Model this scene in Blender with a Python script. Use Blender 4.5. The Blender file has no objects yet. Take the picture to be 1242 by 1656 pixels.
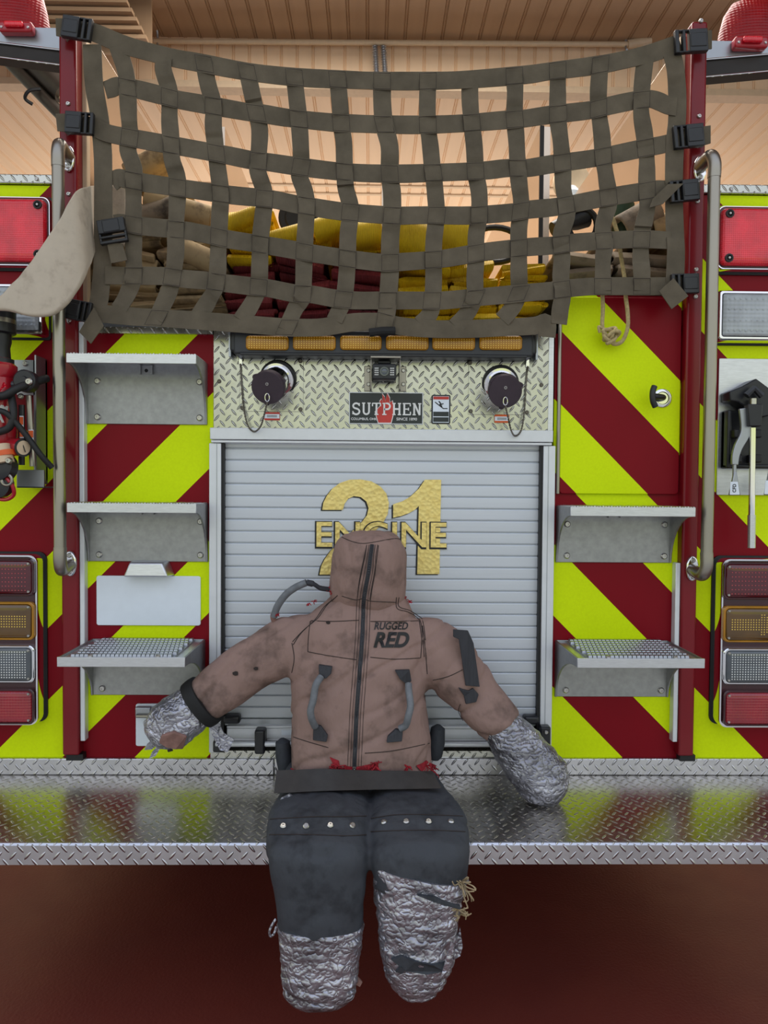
import bpy, bmesh, math, random
from mathutils import Vector, Matrix, noise
from mathutils.bvhtree import BVHTree
random.seed(7)
SC = bpy.context.scene
COL = SC.collection
PI = math.pi

# ------------------------------------------------------------------ camera
FPX = 1242.0
YAW, PITCH, ROLL = math.radians(1.0), math.radians(1.7), math.radians(0.42)
CAM = Vector((-0.03, -2.25, 1.397))
FW = Vector((math.sin(YAW)*math.cos(PITCH), math.cos(YAW)*math.cos(PITCH), -math.sin(PITCH)))
_R0 = Vector((math.cos(YAW), -math.sin(YAW), 0)); _U0 = _R0.cross(FW)
RT = math.cos(ROLL)*_R0 + math.sin(ROLL)*_U0
UP = math.cos(ROLL)*_U0 - math.sin(ROLL)*_R0
cd = bpy.data.cameras.new('camera'); cam = bpy.data.objects.new('camera', cd); COL.objects.link(cam)
m = Matrix((RT, UP, -FW)).transposed().to_4x4(); m.translation = CAM
cam.matrix_world = m
cd.sensor_fit = 'HORIZONTAL'; cd.sensor_width = 36; cd.lens = 36.0*FPX/1242.0; cd.clip_start = 0.02
SC.camera = cam

def ray(px, py):
    return RT*((px-621)/FPX) + UP*((828-py)/FPX) + FW
def U(px, py, Y=0.0):
    d = ray(px, py); return CAM + d*((Y-CAM.y)/d.y)
def UZ(px, py, Z):
    d = ray(px, py); return CAM + d*((Z-CAM.z)/d.z)
def R4(x0, y0, x1, y1, Y=0.0):
    my, mx = (y0+y1)/2, (x0+x1)/2
    return U(x0, my, Y).x, U(x1, my, Y).x, U(mx, y1, Y).z, U(mx, y0, Y).z   # x0,x1,z0,z1
def XP(px, py=800, Y=0.0): return U(px, py, Y).x
def ZP(py, px=618, Y=0.0): return U(px, py, Y).z

# ------------------------------------------------------------------ materials
MATS = {}
def lin(c):
    return tuple(((v/255)/12.92 if v/255 <= .04045 else ((v/255+.055)/1.055)**2.4) for v in c)
class NT:
    def __init__(s, name):
        s.m = bpy.data.materials.new(name); s.m.use_nodes = True
        s.t = s.m.node_tree; s.b = s.t.nodes['Principled BSDF']; MATS[name] = s.m
    def n(s, typ, **kw):
        nd = s.t.nodes.new(typ)
        for k, v in kw.items():
            setattr(nd, k, v)
        return nd
    def l(s, a, b): s.t.links.new(a, b)
    def math(s, op, a, b=None, c=None, clamp=False):
        nd = s.n('ShaderNodeMath', operation=op, use_clamp=clamp)
        for i, v in enumerate((a, b, c)):
            if v is None: continue
            if isinstance(v, (int, float)): nd.inputs[i].default_value = v
            else: s.l(v, nd.inputs[i])
        return nd.outputs[0]
    def pos(s, obj=False):
        if obj: return s.n('ShaderNodeTexCoord').outputs['Object']
        return s.n('ShaderNodeNewGeometry').outputs['Position']
    def xyz(s, v):
        nd = s.n('ShaderNodeSeparateXYZ'); s.l(v, nd.inputs[0]); return nd.outputs
    def noise(s, scale, detail=3, vec=None, rough=.55, stretch=None):
        v = vec or s.pos()
        if stretch:
            mp = s.n('ShaderNodeMapping'); mp.inputs['Scale'].default_value = stretch; s.l(v, mp.inputs[0]); v = mp.outputs[0]
        nd = s.n('ShaderNodeTexNoise'); nd.inputs['Scale'].default_value = scale; nd.inputs['Detail'].default_value = detail
        nd.inputs['Roughness'].default_value = rough; s.l(v, nd.inputs['Vector']); return nd.outputs['Fac']
    def ramp(s, f, stops):
        nd = s.n('ShaderNodeValToRGB'); e = nd.color_ramp.elements
        while len(e) < len(stops): e.new(.5)
        for i, (p, c) in enumerate(stops):
            e[i].position = p; e[i].color = (*c[:3], 1)
        s.l(f, nd.inputs[0]); return nd.outputs[0]
    def mix(s, f, a, b):
        nd = s.n('ShaderNodeMix', data_type='RGBA')
        for i, v in ((0, f), (6, a), (7, b)):
            if isinstance(v, (int, float)): nd.inputs[i].default_value = v
            elif isinstance(v, tuple): nd.inputs[i].default_value = (*v[:3], 1)
            else: s.l(v, nd.inputs[i])
        return nd.outputs[2]
    def bump(s, h, strength=.5, dist=.002):
        nd = s.n('ShaderNodeBump'); nd.inputs['Strength'].default_value = strength; nd.inputs['Distance'].default_value = dist
        s.l(h, nd.inputs['Height'])
        if s.b.inputs['Normal'].is_linked:
            s.l(s.b.inputs['Normal'].links[0].from_socket, nd.inputs['Normal'])
        s.l(nd.outputs[0], s.b.inputs['Normal'])
    def set(s, col=None, rough=None, metal=None, coat=None, spec=None):
        b = s.b
        if col is not None:
            if isinstance(col, tuple): b.inputs['Base Color'].default_value = (*col[:3], 1)
            else: s.l(col, b.inputs['Base Color'])
        if rough is not None:
            if isinstance(rough, (int, float)): b.inputs['Roughness'].default_value = rough
            else: s.l(rough, b.inputs['Roughness'])
        if metal is not None: b.inputs['Metallic'].default_value = metal
        if coat is not None: b.inputs['Coat Weight'].default_value = coat; b.inputs['Coat Roughness'].default_value = .05
        if spec is not None: b.inputs['Specular IOR Level'].default_value = spec
        return s

def simple(name, rgb, rough=.5, metal=0, coat=None, var=.12, vscale=30, bump=0, bscale=200, bdist=.001, stretch=None, spec=None):
    t = NT(name); c = lin(rgb)
    f = t.noise(vscale, 4, stretch=stretch)
    t.set(t.ramp(f, [(.3, tuple(v*(1-var) for v in c)), (.7, tuple(min(1, v*(1+var)) for v in c))]), rough, metal, coat, spec)
    if bump: t.bump(t.noise(bscale, 3, stretch=stretch), bump, bdist)
    return t

simple('red_paint', (122, 14, 26), .25, 0, .2, .06, 8, spec=.3)
simple('maroon_lens_trim', (60, 14, 24), .25, 0, .5)
simple('black_rubber', (22, 22, 24), .55)
simple('black_plastic', (34, 35, 39), .38, bump=.1, bscale=400)
simple('charcoal_plastic', (44, 46, 52), .4)
simple('brushed_aluminium', (214, 216, 222), .36, 1.0, var=.08, vscale=40, stretch=(1, 8, 8), bump=.06, bscale=120)
simple('cast_aluminium', (160, 161, 162), .42, .9, var=.1, vscale=60, bump=.25, bscale=260, bdist=.0006)
simple('white_aluminium', (222, 225, 230), .35, .25, var=.03)
simple('grey_steel', (168, 172, 178), .38, .85, var=.05, vscale=12)
simple('stainless', (160, 155, 147), .34, 1.0, var=.05, stretch=(1, 1, .15), bump=.05, bscale=300)
simple('chrome', (235, 235, 238), .06, 1.0, var=.02)
simple('polished_panel', (214, 196, 176), .2, .85, var=.05, vscale=4, bump=.04, bscale=3, bdist=.02)
simple('screw_metal', (190, 188, 185), .3, 1.0)
simple('plate_white', (230, 238, 248), .4, var=.02)
simple('plum_cap', (58, 46, 56), .5, bump=.15, bscale=300)
simple('white_print', (232, 232, 230), .5)
simple('black_print', (20, 20, 22), .5)
simple('red_print', (196, 58, 48), .5)
simple('orange_print', (222, 96, 40), .5)
simple('sign_black', (38, 44, 44), .4)
simple('rope_tan', (176, 158, 112), .85, bump=.5, bscale=300, bdist=.002, var=.25, vscale=120)
simple('thread', (46, 37, 35), .8)
simple('grey_tube', (108, 112, 118), .55, var=.2, vscale=60, bump=.2, bscale=200)
simple('red_fray', (150, 24, 38), .8, var=.35, vscale=90)
simple('tan_fray', (160, 142, 112), .9, var=.3, vscale=90)
simple('skin_brown', (134, 100, 92), .7, var=.25, vscale=40, bump=.4, bscale=90, bdist=.003)
simple('dark_flap', (52, 49, 48), .55, var=.2, vscale=30, bump=.3, bscale=90, bdist=.002)
simple('black_cuff', (24, 24, 26), .75, bump=.4, bscale=200)
simple('black_strap', (48, 49, 55), .7, var=.2, stretch=(1, 1, .1), vscale=200, bump=.3, bscale=300)
simple('dull_green', (38, 66, 44), .5)
simple('tan_trim', (214, 190, 160), .55, var=.05)
simple('pipe_tan', (206, 184, 154), .4, var=.05)
simple('track_dark', (66, 58, 52), .4, .5)
simple('under_dark', (40, 34, 32), .6)
simple('tyre', (26, 26, 27), .8, bump=.4, bscale=60, bdist=.004)
simple('amber_led', (252, 208, 92), .35)
simple('red_led', (228, 92, 98), .35)
simple('white_led', (250, 250, 245), .35)
simple('concrete', (190, 186, 178), .8, var=.1, vscale=2)
simple('red_enamel', (170, 22, 38), .3, 0, .4)

def lens(name, rgb, rough=.12, ribs=None, var=.15):
    t = NT(name); c = lin(rgb)
    f = t.noise(14, 2)
    t.set(t.ramp(f, [(.35, tuple(v*(1-var) for v in c)), (.65, tuple(min(1, v*(1+var)) for v in c))]), rough, 0, .8)
    if ribs:
        p = t.xyz(t.pos())
        w = t.math('SINE', t.math('MULTIPLY', p[0], 2*PI/ribs))
        w2 = t.math('SINE', t.math('MULTIPLY', p[2], 2*PI/ribs))
        t.bump(t.math('ADD', w, w2), .35, .0012)
    return t
lens('red_lens', (240, 16, 44), .14, .006, .25)
lens('dark_red_lens', (84, 10, 24), .12)
lens('tail_red_lens', (150, 14, 36), .12, .008)
lens('amber_lens', (92, 62, 12), .14)
lens('bar_amber_lens', (172, 118, 14), .25)
MATS['bar_amber_lens'].node_tree.nodes['Principled BSDF'].inputs['Coat Weight'].default_value = .15
lens('clear_lens', (74, 80, 86), .12)
lens('white_lens', (168, 174, 178), .12, .012)
lens('beacon_red', (150, 12, 22), .32, .009)
MATS['beacon_red'].node_tree.nodes['Principled BSDF'].inputs['Coat Weight'].default_value = .1
MATS['beacon_red'].node_tree.nodes['Principled BSDF'].inputs['Specular IOR Level'].default_value = .3
simple('dark_steel', (112, 106, 98), .4, .9)

# chevrons: fluorescent lime and red, six inch bands at 45 degrees
for side, sgn, ph in (('left', -1, -2.165), ('right', 1, 1.9605)):
    t = NT('chevron_'+side); p = t.xyz(t.pos())
    s_ = t.math('MULTIPLY_ADD', p[2], sgn, p[0])
    k = t.math('DIVIDE', t.math('SUBTRACT', s_, ph), .4212)
    fr = t.math('SUBTRACT', k, t.math('FLOOR', k))
    lime = t.math('LESS_THAN', fr, .5)
    vor = t.n('ShaderNodeTexVoronoi'); vor.inputs['Scale'].default_value = 150; t.l(t.pos(), vor.inputs['Vector'])
    lc = t.mix(t.math('MULTIPLY', vor.outputs['Distance'], .35), lin((222, 246, 4)), lin((200, 222, 3)))
    rc = t.mix(t.noise(6), lin((134, 8, 26)), lin((122, 8, 24)))
    t.set(t.mix(lime, rc, lc), t.math('MULTIPLY_ADD', lime, .2, .35), 0, .0, .15)

def tread(name, rgb, pitch, rough, axis):
    t = NT(name); p = t.xyz(t.pos())
    a0 = p[0]; a1 = p[2] if axis == 'v' else p[1]
    hs = []
    for k, sg in ((0, 1.0), (.5, -1.0)):            # two interleaved rows of lozenges, leaning opposite ways
        fu, fv = [t.math('SUBTRACT', t.math('FRACT', t.math('MULTIPLY_ADD', q, 1/pitch, 40.0+k)), .5) for q in (a0, a1)]
        ca, sa = math.cos(math.radians(50)), math.sin(math.radians(50))*sg
        al = t.math('ADD', t.math('MULTIPLY', fu, ca), t.math('MULTIPLY', fv, sa)); ac = t.math('SUBTRACT', t.math('MULTIPLY', fv, ca), t.math('MULTIPLY', fu, sa))
        e = t.math('ADD', t.math('POWER', t.math('ABSOLUTE', t.math('DIVIDE', al, .36)), 2.0), t.math('POWER', t.math('ABSOLUTE', t.math('DIVIDE', ac, .095)), 2.0))
        hs.append(t.math('SUBTRACT', 1.0, e, clamp=True))
    h = t.math('POWER', t.math('MAXIMUM', hs[0], hs[1]), .6)
    c = lin(rgb)
    t.set(t.ramp(t.noise(9, 5), [(.3, tuple(x*.8 for x in c)), (.7, c)]), t.math('MULTIPLY_ADD', t.noise(25, 3), .2, rough-.1), 1.0)
    t.bump(h, 1.0, .0035)
    return t
tread('treadplate', (206, 206, 198), .033, .27, 'v')
tread('treadplate_deck', (200, 195, 188), .033, .27, 'h')
tread('treadplate_lip', (214, 214, 220), .034, .3, 'v')

# roller door slat: brushed light aluminium
simple('slat', (206, 211, 219), .42, .3, var=.04, vscale=6, stretch=(.3, 1, 3), bump=.08, bscale=160)
# gold leaf with engine-turned bumps
t = NT('gold_leaf'); vor = t.n('ShaderNodeTexVoronoi'); vor.inputs['Scale'].default_value = 85; t.l(t.pos(), vor.inputs['Vector'])
t.set(t.mix(t.noise(60, 3), lin((232, 200, 108)), lin((250, 232, 152))), .38, .3); t.bump(vor.outputs['Distance'], .7, .003)

def fabric(name, rgb, dirt=None, rough=.85, weave=900, dirt_amt=.6, dscale=6, fold=0, coat=None, sc2=40):
    t = NT(name); c = lin(rgb); d = lin(dirt or tuple(v*.6 for v in rgb))
    a = t.noise(dscale, 5, rough=.6); b = t.noise(sc2, 4)
    f = t.math('MULTIPLY_ADD', b, .35, t.math('MULTIPLY', a, .75))
    t.set(t.ramp(f, [(.36, d), (.36+.22*dirt_amt+.05, c), (.85, tuple(min(1, v*1.12) for v in c))]), rough, 0, coat, .25)
    t.bump(t.noise(weave, 2), .35, .0008)
    if fold: t.bump(t.noise(22, 3, stretch=(1, 1, .6)), fold, .02)
    return t
fabric('jacket_cloth', (148, 122, 114), (92, 76, 70), .88, fold=.4, dscale=7, sc2=26)
fabric('trouser_leather', (64, 67, 73), (40, 42, 47), .62, 500, dscale=9, fold=.3)
fabric('beige_hose', (194, 181, 164), (160, 145, 130), .8, 700, dscale=5)
fabric('cream_hose', (184, 160, 122), (104, 88, 72), .8, 600, dscale=14)
fabric('grey_hose', (150, 136, 118), (84, 76, 68), .8, 600, dscale=14)
def ribhose(name, rgb, dirt):
    t = NT(name); p = t.xyz(t.pos())
    a = t.noise(10, 4)
    t.set(t.ramp(a, [(.3, lin(dirt)), (.6, lin(rgb))]), .55, 0, None, .35)
    t.bump(t.math('SINE', t.math('MULTIPLY', p[0], 2*PI/.0055)), .5, .001)
ribhose('yellow_hose', (236, 198, 26), (190, 150, 20))
ribhose('maroon_hose', (134, 52, 54), (92, 36, 40))
# webbing: olive drab ribbed nylon
t = NT('webbing'); p = t.xyz(t.pos(True)); c = lin((102, 93, 79))
t.set(t.ramp(t.noise(16, 4), [(.3, tuple(v*.78 for v in c)), (.7, tuple(v*1.15 for v in c))]), .82, 0, None, .2)
t.bump(t.noise(60, 2, stretch=(18, 1, 1)), .35, .001); t.bump(t.noise(60, 2, stretch=(1, 1, 18)), .35, .001)
# duct tape
t = NT('duct_tape')
n1 = t.noise(13, 1.5, rough=.45, stretch=(1, 1, 1.5)); n2 = t.noise(60, 2, stretch=(1, 1, 2.0)); n3 = t.noise(38, 1.5, stretch=(1.3, 1.3, 1.4))
t.set(t.ramp(t.noise(11, 5), [(.28, lin((98, 97, 103))), (.6, lin((188, 188, 199)))]), t.math('MULTIPLY_ADD', n2, .3, .16), .72)
rid = t.math('ABSOLUTE', t.math('SUBTRACT', n1, .5)); rid2 = t.math('ABSOLUTE', t.math('SUBTRACT', n3, .5))
t.bump(rid, .8, .020); t.bump(t.math('POWER', rid2, .6), .9, .009); t.bump(n2, .3, .002)
# planked ceiling
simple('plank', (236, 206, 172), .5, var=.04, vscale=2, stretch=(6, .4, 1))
simple('plank_shaded', (172, 142, 112), .6, var=.05, vscale=2, stretch=(6, .4, 1))  # plank colour darkened to stand in for shade on the near ceiling
# floor: dark red epoxy
t = NT('epoxy_floor')
t.set(t.mix(t.noise(3, 6, rough=.6), lin((122, 54, 43)), lin((100, 43, 39))), t.math('MULTIPLY_ADD', t.noise(8, 4), .25, .25), 0, None, .4)
t.bump(t.noise(110, 3), .35, .003)

# ------------------------------------------------------------------ mesh helpers
WLOC = {}
def finish(name, verts, faces, mat, parent=None, smooth=35, label=None, bevel=0, bseg=2):
    c = Vector((0, 0, 0))
    lo = Vector((min(v[i] for v in verts) for i in range(3))); hi = Vector((max(v[i] for v in verts) for i in range(3)))
    c = (lo+hi)/2
    me = bpy.data.meshes.new(name)
    me.from_pydata([Vector(v)-c for v in verts], [], faces)
    bm = bmesh.new(); bm.from_mesh(me); bmesh.ops.recalc_face_normals(bm, faces=bm.faces); bm.to_mesh(me); bm.free()
    if smooth:
        me.shade_smooth(); me.set_sharp_from_angle(angle=math.radians(smooth))
    me.materials.append(MATS[mat])
    o = bpy.data.objects.new(name, me); COL.objects.link(o); o.location = c; WLOC[o] = c
    if parent is not None: attach(o, parent)
    if label: o['label'] = label
    if bevel:
        b = o.modifiers.new('bevel', 'BEVEL'); b.width = bevel; b.segments = bseg; b.limit_method = 'ANGLE'; b.angle_limit = math.radians(40)
    return o
def attach(o, parent):
    o.parent = parent; o.matrix_parent_inverse = Matrix.Translation(-WLOC[parent])
def thing(name, label, cat, loc, group=None):
    o = bpy.data.objects.new(name, None); COL.objects.link(o); o.location = loc; WLOC[o] = Vector(loc)
    o.empty_display_size = .05
    return tag(o, label, cat, group)
def tag(o, label, cat, group=None):
    o['label'] = label; o['category'] = cat
    if group: o['group'] = group
    return o
def structure(o):
    o['kind'] = 'structure'; return o

class MB:
    def __init__(s): s.v = []; s.f = []
    def add(s, vs, fs):
        n = len(s.v); s.v += [Vector(v) for v in vs]; s.f += [[i+n for i in f] for f in fs]; return s
    def box(s, x0, x1, y0, y1, z0, z1):
        return s.add([(x, y, z) for x in (x0, x1) for y in (y0, y1) for z in (z0, z1)],
                     [(0, 1, 3, 2), (4, 6, 7, 5), (0, 4, 5, 1), (2, 3, 7, 6), (0, 2, 6, 4), (1, 5, 7, 3)])
    def prism(s, pts, y0, y1):              # polygon in XZ, extruded along Y
        n = len(pts); vs = [(p[0], y0, p[1]) for p in pts] + [(p[0], y1, p[1]) for p in pts]
        return s.add(vs, [list(range(n)), list(range(2*n-1, n-1, -1))] + [(i, i+n, (i+1) % n+n, (i+1) % n) for i in range(n)])
    def prismx(s, pts, x0, x1):             # polygon in YZ, extruded along X
        n = len(pts); vs = [(x0, p[0], p[1]) for p in pts] + [(x1, p[0], p[1]) for p in pts]
        return s.add(vs, [list(range(n)), list(range(2*n-1, n-1, -1))] + [(i, i+n, (i+1) % n+n, (i+1) % n) for i in range(n)])
    def loft(s, rings, caps=True, closed=False):
        n = len(rings[0]); vs = [p for r in rings for p in r]; fs = []; k = len(rings)
        for i in range(k if closed else k-1):
            for j in range(n):
                fs.append((i*n+j, i*n+(j+1) % n, ((i+1) % k)*n+(j+1) % n, ((i+1) % k)*n+j))
        if caps and not closed: fs += [list(range(n))[::-1], [(k-1)*n+j for j in range(n)]]
        return s.add(vs, fs)
    def tube(s, pts, r, seg=10, closed=False, caps=True):
        pts = [Vector(p) for p in pts]; rings = []; k = len(pts); ref = None
        for i, p in enumerate(pts):
            a = pts[(i-1) % k] if closed or i else p; b = pts[(i+1) % k] if closed or i < k-1 else p
            t = (b-a).normalized()
            if ref is None: ref = t.orthogonal().normalized()
            ref = (ref - t*ref.dot(t)).normalized(); w = t.cross(ref)
            rr = r[i] if isinstance(r, (list, tuple)) else r
            rings.append([p + (ref*math.cos(2*PI*j/seg) + w*math.sin(2*PI*j/seg))*rr for j in range(seg)])
        return s.loft(rings, caps, closed)
    def lathe(s, c, axis, prof, seg=28, sq=None):     # prof: (distance along axis, radius)
        c = Vector(c); t = Vector(axis).normalized(); a = t.orthogonal().normalized(); b = t.cross(a)
        rings = [[c + t*h + (a*math.cos(2*PI*j/seg)+b*math.sin(2*PI*j/seg))*max(r, 1e-4) for j in range(seg)] for h, r in prof]
        if sq: rings = [[Vector((p.x, sq[0]+(p.y-sq[1])*sq[2], p.z)) for p in r] for r in rings]
        return s.loft(rings)
    def cyl(s, p0, p1, r, seg=16): return s.tube([p0, p1], r, seg)
    def build(s, name, mat, parent=None, **kw): return finish(name, s.v, s.f, mat, parent, **kw)

def rrect(x0, x1, z0, z1, r, n=5):
    out = []
    for cx, cz, a in ((x1-r, z1-r, 0), (x0+r, z1-r, 90), (x0+r, z0+r, 180), (x1-r, z0+r, 270)):
        for i in range(n+1):
            t = math.radians(a+90*i/n); out.append((cx+r*math.cos(t), cz+r*math.sin(t)))
    return out
def spline(pts, per=6, closed=False):
    P = [Vector(p) for p in pts]; n = len(P); out = []
    for i in range(n if closed else n-1):
        g = (lambda k: P[k % n]) if closed else (lambda k: P[max(0, min(n-1, k))])
        a, b, c, d = g(i-1), g(i), g(i+1), g(i+2)
        for j in range(per):
            t = j/per
            out.append(.5*((2*b) + (c-a)*t + (2*a-5*b+4*c-d)*t*t + (3*b-a-3*c+d)*t**3))
    if not closed: out.append(P[-1])
    return out
def dome(name, pts_rect, y0, depth, mat, parent, r, label=None):
    """a lens: rounded rectangle whose front bulges towards the viewer"""
    x0, x1, z0, z1 = pts_rect; mb = MB(); rings = []
    g = min(1.0, min(x1-x0, z1-z0)/.062)
    for k, (ins, dy) in enumerate(((0, 0), (0, -depth*.55), (.003*g, -depth*.8), (.009*g, -depth*.95), (.02*g, -depth))):
        rr = max(r-ins*.5, .002)
        rings.append([(p[0], y0+dy, p[1]) for p in rrect(x0+ins, x1-ins, z0+ins, z1-ins, rr)])
    mb.loft(rings); return mb.build(name, mat, parent, smooth=50, label=label)
def bolt(name, p, parent, r=.006, h=.004, mat='screw_metal', axis=(0, -1, 0), label=None):
    return MB().lathe(p, axis, [(-.001, r), (h*.5, r), (h, r*.7), (h, r*.35), (h*.6, r*.3)], 12).build(name, mat, parent, label=label)
def text_mesh(s, box, y, depth, mat, name, parent, offset=0.0, shear=0.0, label=None, build=True):
    x0, x1, z0, z1 = box
    cu = bpy.data.curves.new('t', 'FONT'); cu.body = s; cu.offset = offset; cu.shear = shear; cu.extrude = .5; cu.resolution_u = 6
    ob = bpy.data.objects.new('t', cu); COL.objects.link(ob)
    dg = bpy.context.evaluated_depsgraph_get(); me = bpy.data.meshes.new_from_object(ob.evaluated_get(dg))
    vs = [v.co.copy() for v in me.vertices]; fs = [list(p.vertices) for p in me.polygons]
    bpy.data.objects.remove(ob); bpy.data.curves.remove(cu); bpy.data.meshes.remove(me)
    ax, bx = min(v.x for v in vs), max(v.x for v in vs); ay, by = min(v.y for v in vs), max(v.y for v in vs)
    vs = [Vector((x0+(v.x-ax)/(bx-ax)*(x1-x0), y-(v.z+.5)*depth, z0+(v.y-ay)/(by-ay)*(z1-z0))) for v in vs]
    if not build: return vs, fs
    return finish(name, vs, fs, mat, parent, smooth=0, label=label)
def ribbon_strip(mb, P, W, N, width, th):
    """flat strap along points P, with width vectors W and face normals N"""
    rings = []
    for i, p in enumerate(P):
        w = W[i]*((width[i] if isinstance(width, list) else width)/2); n = N[i]*th/2
        rings.append([p-w-n, p+w-n, p+w+n, p-w+n])
    return mb.loft(rings)
WORLD = 0.85; BED_FILL = 110; CEIL_FILL = 160; EXPO = 0.28
# ================================================================== FIRE ENGINE
eng = thing('fire_engine', 'rear of the red fire engine with lime chevrons, roller door and treadplate tailboard', 'fire engine', (0, 1.5, 0))
DECK = .555; DFRONT = -.45
def P(name, mb, mat, parent=None, **kw): return mb.build(name, mat, parent or eng, **kw)

# --- body behind the panels
zt = ZP(300, 40); zin = ZP(541, 250)
P('side_compartment', MB().box(-1.28, -.90, .021, 4.2, .50, zt), 'red_paint', label='red side compartment body at left', bevel=.01)
P('side_compartment', MB().box(.90, 1.30, .021, 4.2, .50, zt), 'red_paint', label='red side compartment body at right', bevel=.01)
P('rear_body', MB().box(-.899, .899, .03, 4.2, .50, zin-.03), 'under_dark')
x0 = XP(345, 900); x1 = XP(893, 900)
P('chevron_panel', MB().prism([(-1.28, .56), (x0, .56), (x0, zin), (-.90, zin), (-.90, zt), (-1.28, zt)], 0, .02), 'chevron_left', label='left chevron panel, stripes rising to the right')
zr = ZP(478, 1000)
P('chevron_panel', MB().prism([(1.30, .56), (x1, .56), (x1, zr), (.90, zr), (.90, zt), (1.30, zt)], 0, .02), 'chevron_right', label='right chevron panel, stripes rising to the left')
# treadplate caps on the side compartments and the bed lip
P('roof_cap', MB().box(-1.29, -.895, -.012, 4.2, zt+.002, ZP(284, 40)), 'treadplate', label='treadplate cap on left compartment', bevel=.003)
P('roof_cap', MB().box(.905, 1.31, -.012, 4.2, zt+.002, ZP(284, 40)), 'treadplate', label='treadplate cap on right compartment', bevel=.003)
P('bed_lip', MB().box(XP(150, 537), XP(345, 537), -.014, .02, zin, zin+.018), 'treadplate')
for s in (-1, 1):
    bolt('screw', (s*1.0 + .01, -.012, ZP(292, 40)), eng)
# hose bed: floor, polished walls, dividers
zbed = ZP(520, 620)
P('bed_floor', MB().box(-.88, .90, .0, 3.6, zbed-.03, zbed), 'grey_steel')
PT = 2.745
P('bed_wall', MB().box(-.882, -.868, .02, 3.4, zbed-.03, PT), 'polished_panel', label='polished hose bed wall at left', bevel=.003)
P('bed_wall', MB().box(.888, .902, .02, 3.4, zbed-.03, PT), 'polished_panel', label='polished hose bed wall at right', bevel=.003)
P('wall_edge', MB().box(-.886, -.856, .012, .04, zbed, PT-.02), 'tan_trim', label='pale vertical edge of left bed wall', bevel=.003)
P('wall_edge', MB().box(.864, .894, .012, .04, zbed, PT-.02), 'tan_trim', label='pale vertical edge of right bed wall', bevel=.003)
a = U(360, 205, .5); P('bed_divider', MB().box(a.x-.008, a.x+.008, .5, 3.4, zbed, a.z), 'polished_panel', label='polished divider left of the middle')
a = U(882, 205, .5); P('bed_divider', MB().box(a.x-.018, a.x+.018, .5, 3.4, zbed, a.z), 'polished_panel', label='polished divider right of the middle')
P('divider_edge', MB().box(a.x-.020, a.x-.006, .49, .5, zbed, a.z), 'black_rubber')
a = U(620, 285, .5); P('bed_divider', MB().box(a.x-.005, a.x+.005, .5, 3.4, zbed, a.z), 'polished_panel', label='thin divider in the middle of the bed')

# --- corner posts
posts = []
for s, xa, xb in ((-1, XP(98, 700, -.035), XP(125.5, 700, -.035)), (1, XP(1107, 700, -.035), XP(1132, 700, -.035))):
    ztop = ZP(30, 110 if s < 0 else 1132, -.035)
    if s > 0: ztop = ZP(34, 1132, -.035)
    po = P('corner_post', MB().box(xa, xb, -.035, .02, .62, ztop), 'red_paint', bevel=.006, bseg=3, label='red corner post at %s' % ('left' if s < 0 else 'right'))
    posts.append(po)
    cx = (xa+xb)/2
    P('post_strip', MB().box(*((xb+.001, xb+.015) if s < 0 else (xa-.015, xa-.001)), -.028, .0, .66, ZP(520 if s < 0 else 905, 130, -.03)), 'white_aluminium', bevel=.002)
    for py in ((42, 62, 168, 215, 314, 518) if s < 0 else (34, 60, 188, 235, 282, 326, 436, 480)):
        z = ZP(py, 110 if s < 0 else 1125, -.035)
        bolt('screw', (cx+.002, -.035, z), po, .0065, .005)
    # footman loops of bent wire behind the strap ends
    for py in ((48, 200, 505) if s < 0 else (66, 220, 308, 460)):
        z = ZP(py, 110 if s < 0 else 1130, -.035)
        P('strap_loop', MB().tube(spline([(cx, -.034, z+.032), (cx, -.046, z+.022), (cx, -.046, z-.022), (cx, -.034, z-.032)], 4), .0028, 8), 'screw_metal', po)
    # foot of the post
    P('post_foot', MB().box(xa+.008, xb+.008, -.028, .0, .603, .621), 'black_rubber', po)

# --- grab rails
for s, xp, yt, yb in ((-1, XP(96, 560, -.11), 222, 930), (1, XP(1149, 560, -.11), 240, 938)):
    ux = 100 if s < 0 else 1145
    za = ZP(yt+12, ux, -.11); zb = ZP(yb-10, ux, -.11)
    xm = XP(113 if s < 0 else 1125, 560, -.035)
    path = spline([(xm, -.036, za-.005), (xm, -.07, za+.0), (xm*.55+xp*.45, -.100, za+.004), (xp, -.112, za-.02), (xp, -.112, za-.06)], 6)
    path2 = spline([(xp, -.112, zb+.06), (xp, -.112, zb+.02), (xm*.55+xp*.45, -.100, zb-.004), (xm, -.07, zb), (xm, -.036, zb+.005)], 6)
    g = P('grab_rail', MB().tube(path+path2, .0165, 18), 'stainless', label='stainless grab rail at %s' % ('left' if s < 0 else 'right'))
    for zz, k in ((za-.008, 1), (zb+.008, -1)):
        fl = MB().prism([(xm+.0185*math.cos(t*PI/14), zz+.037*math.sin(t*PI/14)) for t in range(28)], -.046, -.035)
        fo = fl.build('rail_flange', 'chrome', g, bevel=.004)
        for q in (-1, 1): bolt('screw', (xm, -.046, zz+q*.024), g, .007, .004)
    # dark end sleeves of the rail
    P('rail_sleeve', MB().tube(path, .0178, 18), 'stainless', g)
    P('rail_sleeve', MB().tube(path2, .0178, 18), 'stainless', g)

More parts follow.
